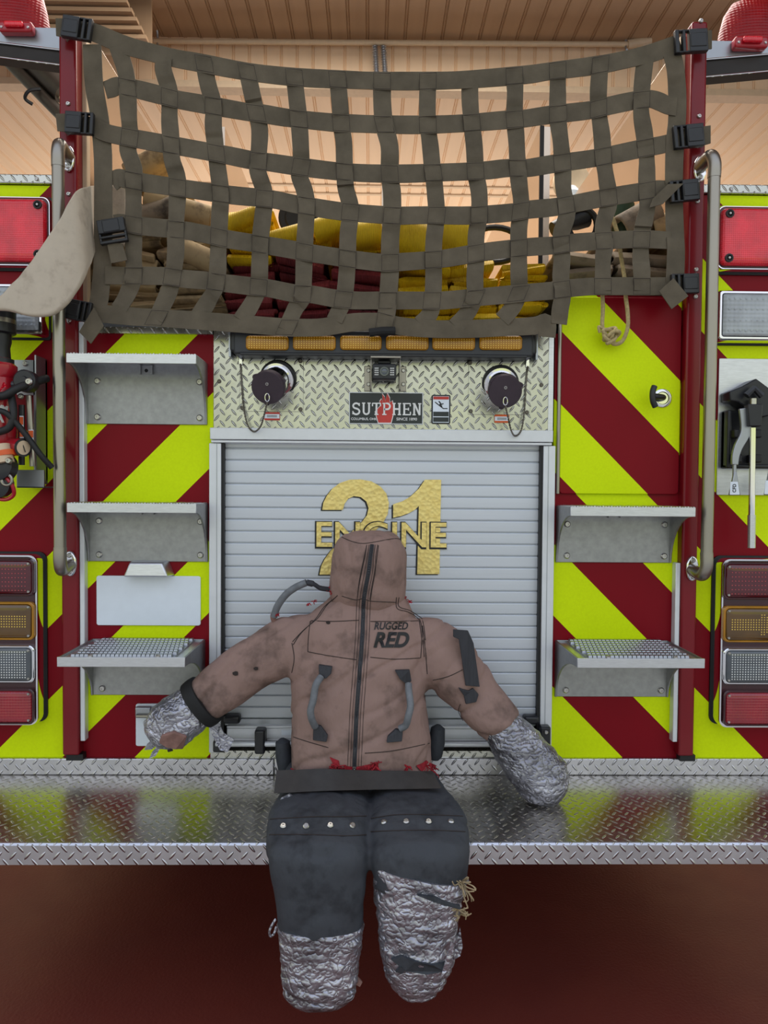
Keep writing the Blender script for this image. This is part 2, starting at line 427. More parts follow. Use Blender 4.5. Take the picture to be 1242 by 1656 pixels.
# --- tailboard
P('tailboard', MB().box(-1.30, 1.32, DFRONT+.004, .0, DECK-.01, DECK), 'treadplate_deck', label='treadplate deck of the tailboard')
P('tailboard_lip', MB().prismx([(DFRONT, DECK-.004), (DFRONT+.004, DECK+.0005), (DFRONT+.010, DECK+.0006), (DFRONT+.010, .505), (DFRONT, .505)], -1.30, 1.32), 'treadplate_lip', label='bright treadplate front lip of the tailboard')
P('kick_plate', MB().box(-1.30, XP(444, 1240), -.014, .0, DECK, ZP(1227, 300, -.014)), 'treadplate_lip', bevel=.003, label='treadplate kick strip at left')
P('kick_plate', MB().box(XP(444, 1240)+.001, 1.32, -.013, .0, DECK, ZP(1227, 900, -.014)), 'treadplate_lip', bevel=.003, label='treadplate kick strip at right')
P('tailboard_frame', MB().box(-1.2, 1.2, -.40, .03, .503, DECK-.012), 'under_dark')
# running gear low under the body
for s in (-1, 1):
    for dx in (0, .31):
        P('rear_tyre', MB().lathe((s*(1.12-dx), 3.1, .52), (s, 0, 0), [(-.13, .30), (-.14, .44), (-.11, .515), (.11, .515), (.14, .44), (.13, .30)], 40), 'tyre')

# --- roller door
fx0, fx1 = XP(341, 950), XP(892, 950)
hx0, hx1 = XP(340, 706, -.03), XP(894, 706, -.03)
ztop_h, zbot_h = ZP(694, 618, -.03), ZP(718, 618, -.03)
P('door_header', MB().box(hx0, hx1, -.035, .02, zbot_h+.009, ztop_h).box(hx0+.002, hx1-.002, -.031, .02, zbot_h, zbot_h+.0075), 'white_aluminium', bevel=.002)
zdb = ZP(1212, 618)
for s in (-1, 1):
    xo, xi = (fx0, XP(360, 950)) if s < 0 else (fx1, XP(873, 950))
    fr = P('door_jamb', MB().box(min(xo, xi), max(xo, xi), -.026, .0, zdb-.002, zbot_h-.001), 'white_aluminium', bevel=.002, label='white aluminium jamb at %s' % ('left' if s < 0 else 'right'))
    g0 = xi; P('jamb_groove', MB().box((xo+xi)/2+s*-.004, (xo+xi)/2+s*-.004+.002, -.0268, -.02, zdb, zbot_h-.001), 'grey_steel', fr)
    P('door_seal', MB().box(min(xi, xi-s*.008), max(xi, xi-s*.008), -.022, .005, zdb-.002, zbot_h-.001), 'black_rubber', fr)
sx0, sx1 = XP(364, 950)-.004, XP(869, 950)+.004
ztop = zbot_h+.005; zb_s = ZP(1163, 618, .0); pit = .03455
prof = []; z = ztop; phase = ZP(726, 618, 0)
while phase < ztop: phase += pit
zc = phase
while zc > zb_s:
    lo = zc-pit
    for (dz, y) in ((-.0012, .0062), (-.0030, .0010), (-.0050, .0), (-.010, -.0001), (-.0172, -.0002), (-.0285, -.0001), (-.0322, .0), (-.0334, .0012), (-.0338, .0062)):
        zz = zc+dz
        if zb_s < zz < ztop: prof.append((y, zz))
    zc = lo
prof = [(.0, ztop)]+prof+[(.0, zb_s), (.02, zb_s), (.02, ztop)]
door = P('roller_door', MB().prismx(prof, sx0, sx1), 'slat', smooth=0, label='silver slatted roller door')
# bottom rail, lift bar and latches
zz = lambda py: ZP(py, 618, -.01)
br = MB().box(sx0, sx1, -.006, .012, zz(1174), zz(1164)); P('bottom_seal', br, 'grey_steel', door, label='grey strip above the bottom rail')
br = MB().box(sx0+.012, sx1-.012, -.014, .012, zz(1194), zz(1177.5)).box(sx0+.012, sx1-.012, -.018, .012, zz(1177), zz(1173)); P('bottom_rail', br, 'white_aluminium', door, bevel=.002)
P('bottom_rail_gap_strip', MB().box(sx0+.012, sx1-.012, -.004, .012, zz(1199), zz(1194.5)), 'white_aluminium', door)  # white aluminium strip between bottom rail and lift bar
bar = P('lift_bar', MB().tube([(sx0-.014, -.045, ZP(1203.5, 618, -.045)), (sx1+.014, -.045, ZP(1203.5, 618, -.045))], .0078, 14), 'white_aluminium', door)
for px in (421, 806):
    x = XP(px, 1190, -.04); P('bar_bracket', MB().box(x-.015, x+.015, -.056, -.004, zz(1212)+.0, zz(1174)), 'black_plastic', door, bevel=.006, bseg=3)
for px0, px1 in ((362, 389), (846, 871)):
    xa, xb = XP(px0, 1160, -.02), XP(px1, 1160, -.02); P('door_bumper', MB().box(xa, xb, -.035, .0, zz(1168), zz(1154)), 'black_plastic', door, bevel=.008, bseg=3)
lx = XP(880, 1180, -.03); P('bar_latch', MB().box(lx-.016, lx+.014, -.055, -.02, zz(1200), zz(1168)), 'black_plastic', door, bevel=.004)
bolt('screw', (lx, -.055, zz(1176)), door)
lx = XP(353, 1195, -.03); P('bar_latch', MB().box(lx-.012, lx+.014, -.05, -.02, zz(1210), zz(1192)), 'black_plastic', door, bevel=.004)
P('info_sticker', MB().box(XP(456, 1185), XP(473, 1185), -.0146, -.013, zz(1188), zz(1180)), 'plate_white', door)
P('sill_plate', MB().box(fx0-.0, fx1+.0, -.004, .02, DECK, zdb-.003), 'treadplate', label='treadplate sill under roller door')

# numerals and word on the roller door
yD = -.0015
def poly_px(pts, y0, y1): return MB().prism([(U(px, py, 0).x, U(px, py, 0).z) for px, py in pts], y0, y1)
k = lambda pts: [(340+x/2.218, 700+y/2.218) for x, y in pts]
two_out = [(402, 276), (406, 250), (418, 226), (438, 200), (465, 180), (500, 168), (540, 167), (578, 174), (610, 192), (632, 218), (641, 252), (637, 290), (622, 318), (598, 345), (560, 378), (525, 408), (505, 428), (505, 434), (640, 434), (640, 508), (392, 508), (398, 478), (412, 450), (434, 420), (470, 386), (510, 352), (545, 318), (562, 296), (568, 270), (560, 246), (540, 230), (515, 227), (495, 236), (482, 254), (476, 276)]
one = [(770, 168), (828, 168), (822, 506), (742, 506), (748, 262), (735, 275), (712, 288), (684, 298), (656, 304), (656, 256), (690, 245), (720, 227), (748, 200)]
for nm, sh in (('numeral', two_out), ('numeral', one)):
    pts = k(sh)
    b = poly_px([(x-2.6, y+1.8) for x, y in pts], yD, yD-.0006).build('numeral_shadow', 'black_print', door, smooth=0)
    mb = MB(); q = [Vector((U(x, y, 0).x, 0, U(x, y, 0).z)) for x, y in pts]
    b = MB().prism([(v.x, v.z) for v in q], yD-.0008, yD-.0016).build(nm, 'gold_leaf', door, smooth=0, label='gold %s with black shadow' % ('2' if sh is two_out else '1'))
bx = lambda x0, y0, x1, y1: R4(x0, y0, x1, y1, 0)
word_b = bx(512, 844, 722, 885)
ext = bx(511, 842.5, 723, 886.5)
text_mesh('ENGINE', (ext[0]-.003, ext[1]-.001, ext[2]-.003, ext[3]), yD-.0024, .0006, 'black_print', 'word_outline', door, offset=.036)
text_mesh('ENGINE', word_b, yD-.0034, .0006, 'gold_leaf', 'word', door, offset=.014, label='gold word ENGINE with black outline')

# --- treadplate rear panel in the middle
px0, px1, pz0, pz1 = R4(346, 541, 894, 696)
panel = P('treadplate_panel', MB().box(px0, px1, -.004, .028, pz0, pz1+.02), 'treadplate', label='bright treadplate panel above roller door')
for (a, b, c, d) in ((388, 579, 491, 666), (757, 584, 857, 671)):
    x0_, x1_, z0_, z1_ = R4(a, b, c, d)
    ap = P('access_plate', MB().box(x0_, x1_, -.0065, -.004, z0_, z1_), 'treadplate', bevel=.001)
    for px, py in ((a+3, b+3), (c-5, b+5), (a+4, d-6), (c-5, d-4)):
        q = U(px, py, -.006); bolt('screw', (q.x, -.0065, q.z), ap, .0062, .005, 'dark_steel')
for px, py in ((355, 617), (875, 623)):
    q = U(px, py, 0); bolt('screw', (q.x, -.004, q.z), panel, mat='dark_steel')
P('panel_edge', MB().box(px1-.014, px1, -.007, -.004, pz0, pz1), 'brushed_aluminium', panel)

# amber warning bar
x0_, x1_, z0_, z1_ = R4(371, 541, 869, 577, -.06)
bar = P('warning_light_bar', MB().box(x0_+.012, x1_-.012, -.062, -.004, z0_+.004, z1_+.01), 'charcoal_plastic', bevel=.006, bseg=3, label='black bar of six amber warning lights')
for s in (-1, 1):
    e = (x0_, x0_+.03) if s < 0 else (x1_-.03, x1_)
    pts = [(e[0], z0_+.012), (e[0]+(0 if s < 0 else 0), z1_+.008), (e[1], z1_+.008), (e[1], z0_+.004)] if s < 0 else [(e[0], z0_+.004), (e[0], z1_+.008), (e[1], z1_+.008), (e[1], z0_+.012)]
    P('end_cap', MB().prism(pts, -.058, -.004), 'black_plastic', bar, bevel=.008, bseg=3)
    P('bar_bracket', MB().box(*((x0_-.004, x0_+.002) if s < 0 else (x1_-.002, x1_+.004)), -.05, -.004, z0_-.002, z1_+.01), 'grey_steel', bar)
P('lower_trim', MB().box(x0_+.03, x1_-.03, -.066, -.01, z0_+.000, z0_+.008), 'black_plastic', bar, bevel=.002)
for a, b in ((398, 467), (474, 543), (550, 617), (624, 693), (699, 768), (775, 844)):
    q0, q1, w0, w1 = R4(a, 543.5, b, 566.5, -.062)
    le = dome('amber_lens', (q0, q1, w0, w1), -.061, .010, 'bar_amber_lens', bar, .010)
    mb = MB(); nx, nz = 15, 6
    for i in range(nx):
        for j in range(nz):
            x = q0+.010+(q1-q0-.02)*i/(nx-1); z = w0+.005+(w1-w0-.010)*j/(nz-1)
            mb.box(x-.0013, x+.0013, -.0722, -.0690, z-.0012, z+.0012)
    mb.build('led_dots', 'amber_led', le, smooth=0)

# reversing camera in its bracket
q0, q1, w0, w1 = R4(599, 577, 648, 628, -.06)
cb = MB().box(q0, q1, -.075, -.005, w1-.006, w1).box(q0, q0+.004, -.055, -.005, w0-.002, w1).box(q1-.004, q1, -.055, -.005, w0-.002, w1)
cb.box(q0-.018, q0, -.0085, -.005, w0-.002, w1-.018).box(q1, q1+.018, -.0085, -.005, w0-.002, w1-.018)
cb = P('camera_bracket', cb, 'stainless', bevel=.0015, label='steel bracket holding the rear camera')
for s in (-1, 1):
    for py in (600, 622):
        q = U(596 if s < 0 else 652, py, 0); bolt('screw', (q.x, -.0085, q.z), cb)
q0, q1, w0, w1 = R4(602, 588, 641, 614, -.06)
c_ = MB().box(q0, q1, -.062, -.02, w0, w1).box(q0+.015, q1-.015, -.05, -.03, w1, w1+.012); c_ = c_.build('camera_body', 'black_plastic', cb, bevel=.005, bseg=3)
MB().lathe(((q0+q1)/2, -.062, (w0+w1)/2), (0, -1, 0), [(0, .013), (.003, .013), (.003, .009), (.001, .009), (.0025, .004)], 20).build('camera_lens', 'clear_lens', cb)
lm = MB()
for i in range(3):
    for sx in (-1, 1):
        for j in range(4):
            cx = (q0+q1)/2+sx*(.018+.0045*i*.9); cz = (w0+w1)/2-.009+.006*j; lm.box(cx-.0012, cx+.0012, -.0635, -.0615, cz-.0015, cz+.0015)
lm.build('led_dots', 'white_led', cb, smooth=0)

# capped rear outlets with chains
for nm, bp, cp, tabx in (('left', (450, 612), (433, 627), -1), ('right', (809, 620), (817, 633), 1)):
    b = U(*bp, -.006); c = U(*cp, -.105)
    ax = (c-b).normalized(); L = (c-b).length
    o = P('outlet', MB().lathe(b, ax, [(-.005, .052), (.004, .052), (.012, .047), (.014, .041), (L-.028, .041), (L-.026, .0445), (L-.014, .0445)], 36), 'chrome', label='chrome capped outlet at %s' % nm)
    MB().lathe(b, ax, [(-.006, .0535), (.006, .0535), (.010, .0485), (.004, .0415)], 36).build('gasket_ring', 'black_rubber', o)
    cp_ = MB().lathe(b, ax, [(L-.020, .0445), (L-.020, .0470), (L, .0470), (L+.003, .0450), (L+.003, .002)], 40)
    for q in (0, 2.1, 4.2):
        u = ax.orthogonal().normalized(); w = ax.cross(u); d = u*math.cos(q+.6)+w*math.sin(q+.6)
        cp_.cyl(b+ax*(L-.018)+d*.043, b+ax*(L-.004)+d*.045, .0085, 10)
    cp_ = cp_.build('cap', 'plum_cap', o, label='dark plum cap')
    bolt('cap_screw', b+ax*(L+.003)+Vector((0, 0, .012)), o, .006, .006, 'screw_metal', ax)
    rc = b+ax*(L+.004)+Vector((0, 0, -.026))
    MB().tube([rc+Vector((.006*math.cos(t*PI/8), -.002, .011*math.sin(t*PI/8))) for t in range(16)], .0016, 6, closed=True).build('cap_ring', 'chrome', o)
    top = U(389 if nm == 'left' else 853.5, 588 if nm == 'left' else 592, -.012)
    mid = U(411 if nm == 'left' else 834, 698 if nm == 'left' else 705, -.045)
    if nm == 'left': pts = [top, U(390.5, 620, -.014), U(394, 660, -.02), U(401, 688, -.035), mid, U(421, 690, -.06), U(427, 672, -.085), rc+Vector((0, 0, -.012))]
    else: pts = [top, U(851, 620, -.014), U(848, 665, -.02), U(843, 695, -.035), mid, U(827, 697, -.055), U(821, 672, -.085), rc+Vector((0, 0, -.012))]
    sp = spline(pts, 12); rad = [.0032 if i % 2 else .0016 for i in range(len(sp))]
    MB().tube(sp, rad, 7).build('keeper_chain', 'dark_steel', o)
    MB().box(top.x-.006, top.x+.006, -.012, -.0066, top.z-.004, top.z+.022).build('chain_tab', 'chrome', o, bevel=.002)
    # small warning sticker under the outlet
    q0, q1, w0, w1 = R4(*((428, 667, 453, 680) if nm == 'left' else (799, 671, 823, 684)), 0)
    st = P('outlet_sticker', MB().prism(rrect(q0, q1, w0, w1, .003), -.0078, -.0066), 'red_print' if nm == 'left' else 'orange_print', smooth=0)
    MB().box(q0+.001, q1-.001, -.0082, -.0078, w0+.0055, w1-.0055).build('sticker_band', 'plate_white', st, smooth=0)
    MB().box(q0+.008, q1-.008, -.0086, -.0082, (w0+w1)/2+.001, (w0+w1)/2+.0026).box(q0+.008, q1-.008, -.0086, -.0082, (w0+w1)/2-.0026, (w0+w1)/2-.001).build('sticker_print', 'black_print', st, smooth=0)

# maker's sign
q0, q1, w0, w1 = R4(564.5, 635, 684, 686.5)
sg = P('maker_sign', MB().box(q0, q1, -.009, -.004, w0, w1), 'white_aluminium', bevel=.001, label='black maker sign with white letters and red flame')
MB().box(q0+.0025, q1-.0025, -.0098, -.009, w0+.0025, w1-.0025).build('sign_face', 'sign_black', sg, smooth=0)
fl = [(612, 684), (607, 666), (615, 657), (614, 650), (617, 646), (619, 651), (618, 638), (622, 643), (623, 650), (626, 637), (630, 645), (630, 652), (634, 649), (636, 657), (637, 664), (632, 684)]
cf = lambda g, pts, c=(622, 663): [(c[0]+(x-c[0])*g, c[1]+(y-c[1])*g) for x, y in pts]
poly_px(cf(1.08, fl), -.0098, -.0102).build('flame_outline', 'white_print', sg, smooth=0)
poly_px(fl, -.0102, -.0108).build('flame', 'red_print', sg, smooth=0)
def arc(cx, cy, rx, ry, a0, a1, n=10): return [(cx+rx*math.cos(math.radians(a0+(a1-a0)*i/n)), cy+ry*math.sin(math.radians(a0+(a1-a0)*i/n))) for i in range(n+1)]
GL = {'S': [arc(.5, .74, .34, .22, 20, 270)+arc(.5, .26, .36, .24, 90, -160)[1:], [(.84, .98), (.84, .72)], [(.14, .02), (.14, .30)]],
      'U': [[(.2, 1), (.2, .3)]+arc(.5, .28, .3, .24, 180, 360)+[(.8, 1)], [(.02, .98), (.38, .98)], [(.62, .98), (.98, .98)]],
      'T': [[(.5, 0), (.5, 1)], [(.04, .97), (.96, .97)], [(.06, .98), (.06, .72)], [(.94, .98), (.94, .72)], [(.28, .03), (.72, .03)]],
      'P': [[(.24, 0), (.24, .97), (.55, .97)]+arc(.55, .72, .32, .25, 90, -90)+[(.24, .47)], [(.02, .03), (.5, .03)], [(.04, .97), (.3, .97)]],
      'H': [[(.2, 0), (.2, 1)], [(.8, 0), (.8, 1)], [(.2, .5), (.8, .5)], [(.02, .03), (.38, .03)], [(.62, .03), (.98, .03)], [(.02, .97), (.38, .97)], [(.62, .97), (.98, .97)]],
      'E': [[(.22, 0), (.22, 1)], [(.04, .97), (.9, .97)], [(.04, .03), (.92, .03)], [(.22, .5), (.7, .5)], [(.88, .98), (.88, .74)], [(.9, .02), (.9, .28)], [(.68, .38), (.68, .62)]],
      'N': [[(.2, 0), (.2, 1)], [(.8, 0), (.8, 1)], [(.2, 1), (.8, 0)], [(.02, .03), (.38, .03)], [(.02, .97), (.3, .97)], [(.62, .97), (.98, .97)]]}
def strokes(mb, ch, x0, x1, z0, z1, y, wt, dep=.0006):
    for st_i, st in enumerate(GL[ch]):
        pts = [Vector((x0+u*(x1-x0), y-.00006*st_i, z0+v*(z1-z0))) for u, v in st]; w = wt if st_i == 0 or ch in 'HN' and st_i < 3 else wt*.62
        Ws = []
        for i in range(len(pts)):
            tt = (pts[min(i+1, len(pts)-1)]-pts[max(i-1, 0)]).normalized(); Ws.append(Vector((-tt.z, 0, tt.x)))
        ribbon_strip(mb, pts, Ws, [Vector((0, -1, 0))]*len(pts), w, dep)
mb = MB(); q = R4(568, 652.5, 682, 671.5); cw = (q[1]-q[0])/7
for i, ch in enumerate('SUTPHEN'): strokes(mb, ch, q[0]+cw*i+.0015, q[0]+cw*(i+1)-.0015, q[2], q[3], -.0114, .0052)
mb.build('sign_lettering', 'white_print', sg, smooth=0, label='white lettering SUTPHEN')
text_mesh('COLUMBUS, OHIO', R4(568, 676, 611, 680.5), -.0100, .0006, 'white_print', 'small_lettering', sg, .01)
text_mesh('SINCE 1890', R4(641, 676, 674, 680.5), -.0100, .0006, 'white_print', 'small_lettering', sg, .01)

# hazard label
q = R4(697.5, 639, 728, 686)
hz = P('hazard_label', MB().prism(rrect(*q, .005), -.007, -.004), 'black_print', smooth=0, label='hazard label with falling figure')
X0, X1, Z0, Z1 = q; ww, hh = X1-X0, Z1-Z0
MB().box(X0+.004, X1-.004, -.0076, -.007, Z0+.004, Z1-.004).build('label_sheet', 'plate_white', hz, smooth=0)
MB().box(X0+.005, X1-.005, -.0081, -.0076, Z1-hh*.16, Z1-.005).build('label_heading', 'red_print', hz, smooth=0)
MB().box(X0+.005, X1-.005, -.0081, -.0076, Z0+hh*.26, Z0+hh*.42).box(X0+.005, X1-.005, -.0081, -.0076, Z0+.006, Z0+hh*.23).build('label_text_block', 'sign_black', hz, smooth=0)
pm = MB().tube([(X0+ww*.18, -.0078, Z1-hh*.25), (X0+ww*.62, -.0078, Z1-hh*.47), (X1-ww*.16, -.0078, Z1-hh*.47)], .0014, 6)
pm.tube([(X0+ww*.38, -.0078, Z1-hh*.22), (X0+ww*.52, -.0078, Z1-hh*.33), (X0+ww*.62, -.0078, Z1-hh*.30)], .0018, 6).tube([(X0+ww*.42, -.0078, Z1-hh*.32), (X0+ww*.56, -.0078, Z1-hh*.40)], .0016, 6)
pm.build('label_print', 'black_print', hz)

# --- steps
def step(name, lab, px0, px1, py_front, d, py_bot, grip, lip=.0255):
    z1 = ZP(py_front, (px0+px1)/2, -d); xa = XP(px0, py_front+7, -d); xb = XP(px1, py_front+7, -d)
    zb = ZP(py_bot, (px0+px1)/2, -.006)
    mb = MB().box(xa+.004, xb-.004, -.006, .0, zb, z1)
    for x in (xa, xb-.006):
        prof = [(0, z1-.001), (-d+.004, z1-.001), (-d+.004, z1-lip)]
        top = z1-lip
        prof += [(-d+.004+(d-.014)*math.sin(math.radians(t)), zb+(top-zb)*math.cos(math.radians(t))) for t in range(10, 91, 10)] + [(-.0, zb)]
        mb.prismx(prof, x, x+.006)
    st = P(name, mb, 'cast_aluminium', bevel=.0015, label=lab)
    tr = MB().box(xa, xb, -d, -d+.006, z1-lip, z1)
    if not grip:
        tr.box(xa+.002, xb-.002, -d+.006, -.0, z1-.008, z1-.001)
        nx = 44
        for i in range(nx):
            x = xa+.004+(xb-xa-.008)*i/(nx-1); tr.box(x-.002, x+.002, -d+.001, -.01, z1-.002, z1+.0012+.0006*(i % 3))
    else:
        tr.box(xa+.002, xb-.002, -d+.006, .0, z1-.012, z1-.006)
    tr.build('tread', 'brushed_aluminium', st, bevel=.0008)
    if grip:
        gm = MB().box(xa+.03, xb-.03, -d+.012, -.012, z1-.006, z1-.002); rows, cols = 8, 23
        for r in range(rows):
            for c in range(cols):
                gx0 = xa+.034; gx1 = xb-.034
                x = gx0+(gx1-gx0)*(c+.5+(.25 if r % 2 else -.25))/cols; y = -d+.020+(d-.038)*r/(rows-1)
                gm.add([(x-.0052, y-.0105, z1-.002), (x+.0052, y-.0105, z1-.002), (x+.0052, y+.0105, z1-.002), (x-.0052, y+.0105, z1-.002),
                        (x-.0043, y-.008, z1+.005), (x+.0043, y-.008, z1+.005), (x+.0043, y+.008, z1+.005), (x-.0043, y+.008, z1+.005)],
                       [(0, 1, 2, 3), (4, 5, 6, 7), (0, 1, 5, 4), (1, 2, 6, 5), (2, 3, 7, 6), (3, 0, 4, 7)])
        gm.build('grip_plate', 'grey_steel', st, smooth=0, label='studded grip surface')
        for f in (.25, .78): bolt('tread_screw', (xa+(xb-xa)*f, -d+.012, z1+.001), st, .007, .004, 'screw_metal', (0, 0, 1))
    for x in (xa+.033, xb-.022):
        for zz_ in ((zb+.02, z1-.055) if (z1-zb) > .15 else (zb+.02,)): bolt('bolt', (x, -.006, zz_), st, .0095, .006)
    if not grip:
        xm = (xa+xb)/2+.0; 
        MB().box(xm-.020, xm-.014, -.02, -.006, z1-.035, z1-.010).box(xm+.014, xm+.020, -.02, -.006, z1-.035, z1-.010).box(xm-.014, xm+.014, -.010, -.006, z1-.035, z1-.010).build('latch_tab', 'cast_aluminium', st)
        bolt('latch_pin', (xm, -.010, z1-.024), st, .005, .003, 'black_rubber')
    return st
step('step', 'top aluminium step on the left', 107, 317, 572, .15, 686, False)
step('step', 'middle aluminium step on the left', 108, 317, 814, .16, 908, False)
step('step', 'lowest studded aluminium step on the left', 92, 299, 1063, .25, 1124, True)
step('step', 'upper aluminium step on the right', 923, 1125, 820, .17, 910, False)
step('step', 'lowest studded aluminium step on the right', 934, 1140, 1065, .25, 1127, True)

# --- compartment door on the right
q = R4(905, 482, 1098, 799)
dr = P('side_door', MB().prism(rrect(*q, .012), -.010, -.001), 'chevron_right', bevel=.002, label='chevron striped compartment door')
P('door_hinge', MB().tube([(q[0]-.004, -.010, q[2]), (q[0]-.004, -.010, q[3]-.06)], .0055, 10), 'stainless', dr)
h = U(1071, 644, -.012)
MB().lathe((h.x, -.010, h.z), (0, -1, 0), [(0, .027), (.004, .027), (.006, .024), (.006, .019), (.003, .017), (.003, .001)], 32).build('handle_rose', 'chrome', dr)
hm = MB().tube(spline([(h.x, -.012, h.z), (h.x-.006, -.034, h.z), (h.x-.026, -.050, h.z), (h.x-.044, -.056, h.z)], 5), .0085, 12)
hm.tube(spline([(h.x-.040, -.056, h.z+.028), (h.x-.046, -.060, h.z+.012), (h.x-.045, -.060, h.z-.012), (h.x-.036, -.056, h.z-.030)], 5), .0085, 12)
hm.build('handle', 'black_plastic', dr, label='black T handle')

# --- licence plate, its lamp, and the socket cover behind the dummy's hand
q = R4(157, 931, 325, 1011)
lp = P('licence_plate', MB().prism(rrect(*q, .007), -.006, -.0005), 'plate_white', bevel=.0015, label='pale licence plate')
lm = MB(); z0_, z1_ = ZP(932, 238, -.03), ZP(909, 238, -.03)
xa, xb, xc, xd = XP(203, 930, -.03), XP(274, 930, -.03), XP(212, 910, -.03), XP(264, 910, -.03)
lm.add([(xa, -.05, z0_), (xb, -.05, z0_), (xd, -.045, z1_), (xc, -.045, z1_), (xa-.006, -.0, z0_), (xb+.010, -.0, z0_), (xd+.010, -.0, z1_+.004), (xc-.004, -.0, z1_+.004)],
       [(0, 1, 2, 3), (4, 5, 6, 7), (0, 1, 5, 4), (1, 2, 6, 5), (2, 3, 7, 6), (3, 0, 4, 7)])
P('plate_lamp', lm, 'brushed_aluminium', bevel=.005, bseg=3, label='aluminium lamp hood over licence plate')
q = R4(221, 1137, 290, 1205)
sc = P('socket_cover', MB().prism(rrect(*q, .006), -.010, -.0005), 'plate_white', bevel=.002, label='white socket cover behind the taped left hand')
MB().box(q[0]+.004, q[0]+.05, -.03, -.010, q[3]-.034, q[3]-.004).build('cover_hinge', 'grey_steel', sc, bevel=.004)
MB().tube([(q[0]+.01, -.034, q[3]-.028), (q[0]+.075, -.034, q[3]-.028)], .006, 10).build('hinge_pin', 'stainless', sc)

# --- tail light columns (four lamps each) and the lamps above them
def column(s):
    if s < 0: hx0, hx1, yt, yb = -84, 62, 896, 1174
    else: hx0, hx1, yt, yb = 1164, 1310, 903, 1178
    d = .058
    q = R4(hx0, yt, hx1, yb, -d)
    rings = []; x0, x1, z0, z1 = q
    for y, e in ((0, .004), (-d*.8, .0), (-d, .003), (-d, .0075), (-d+.008, .010)):
        rings.append([(p[0], y, p[1]) for p in rrect(x0+e, x1-e, z0+e, z1-e, .022)])
    o = P('tail_light_column', MB().loft(rings), 'chrome', label='chrome framed column of four tail lamps at %s' % ('left' if s < 0 else 'right'))
    MB().prism(rrect(x0-.003, x1+.003, z0-.003, z1+.003, .024), -.006, .0).build('gasket', 'black_rubber', o)
    MB().prism(rrect(x0+.009, x1-.009, z0+.009, z1-.009, .016), -d+.004, -d+.007).build('backing', 'maroon_lens_trim', o)
    tops = ((903, 963), (973, 1034), (1043, 1103), (1113, 1170)) if s < 0 else ((909, 969), (980, 1038), (1048, 1106), (1116, 1173))
    for i, (a, b) in enumerate(tops):
        lx = (-78, 57) if s < 0 else (1168, 1304)
        r = R4(lx[0], a, lx[1], b, -d)
        mat = ('dark_red_lens', 'amber_lens', 'clear_lens', 'tail_red_lens')[i]
        fr_ = MB().loft([[(p[0], y, p[1]) for p in rrect(r[0]+e, r[1]-e, r[2]+e, r[3]-e, .014)] for y, e in ((-d+.004, 0), (-d-.008, 0), (-d-.010, .002), (-d-.010, .005), (-d-.004, .007))]).build('lamp_bezel', ('maroon_lens_trim', 'bar_amber_lens', 'chrome', 'maroon_lens_trim')[i], o, label='%s lamp bezel' % ('upper red', 'amber arrow', 'clear', 'lower red')[i])
        le = dome('lamp_lens', (r[0]+.006, r[1]-.006, r[2]+.006, r[3]-.006), -d-.003, .012, mat, fr_, .012, label='%s lens' % ('dark red', 'amber', 'clear', 'red')[i])
        for px, pz in ((r[0]+.014, r[2]+.013), (r[1]-.014, r[2]+.013), (r[0]+.014, r[3]-.013), (r[1]-.014, r[3]-.013)):
            bolt('lens_screw', (px, -d-.0125, pz), fr_, .004, .003)
        if i < 3:
            mb = MB(); nx, nz = (22, 7) if i == 0 else (27, 11)
            cx = (r[0]+r[1])/2
            for a_ in range(nx):
                for b_ in range(nz):
                    if i == 0 and (b_ % 2 == 1 and False): continue
                    u = (a_/(nx-1))*2-1; v = (b_/(nz-1))*2-1
                    if i == 1:
                        uu = u*s               # arrow points outwards... shaft from inner side
                        w_ = (r[1]-r[0])/(r[3]-r[2])
                        near = -u*s            # +1 at the edge next to the truck middle
                        if not ((abs(v) < .42 and near > -.65) or (abs(v) < 1-max(0, (-near+.18))*1.6 and near < .18 and near > -.7)): continue
                    x = cx+u*(r[1]-r[0]-.044)/2; z = (r[2]+r[3])/2+v*(r[3]-r[2]-.034)/2
                    h_ = .0014 if i else .0010
                    mb.box(x-h_, x+h_, -d-.0160, -d-.0135, z-h_, z+h_)
            mb.build('led_dots', ('red_led', 'amber_led', 'white_led')[i], le, smooth=0)
    return o
column(-1); column(1)
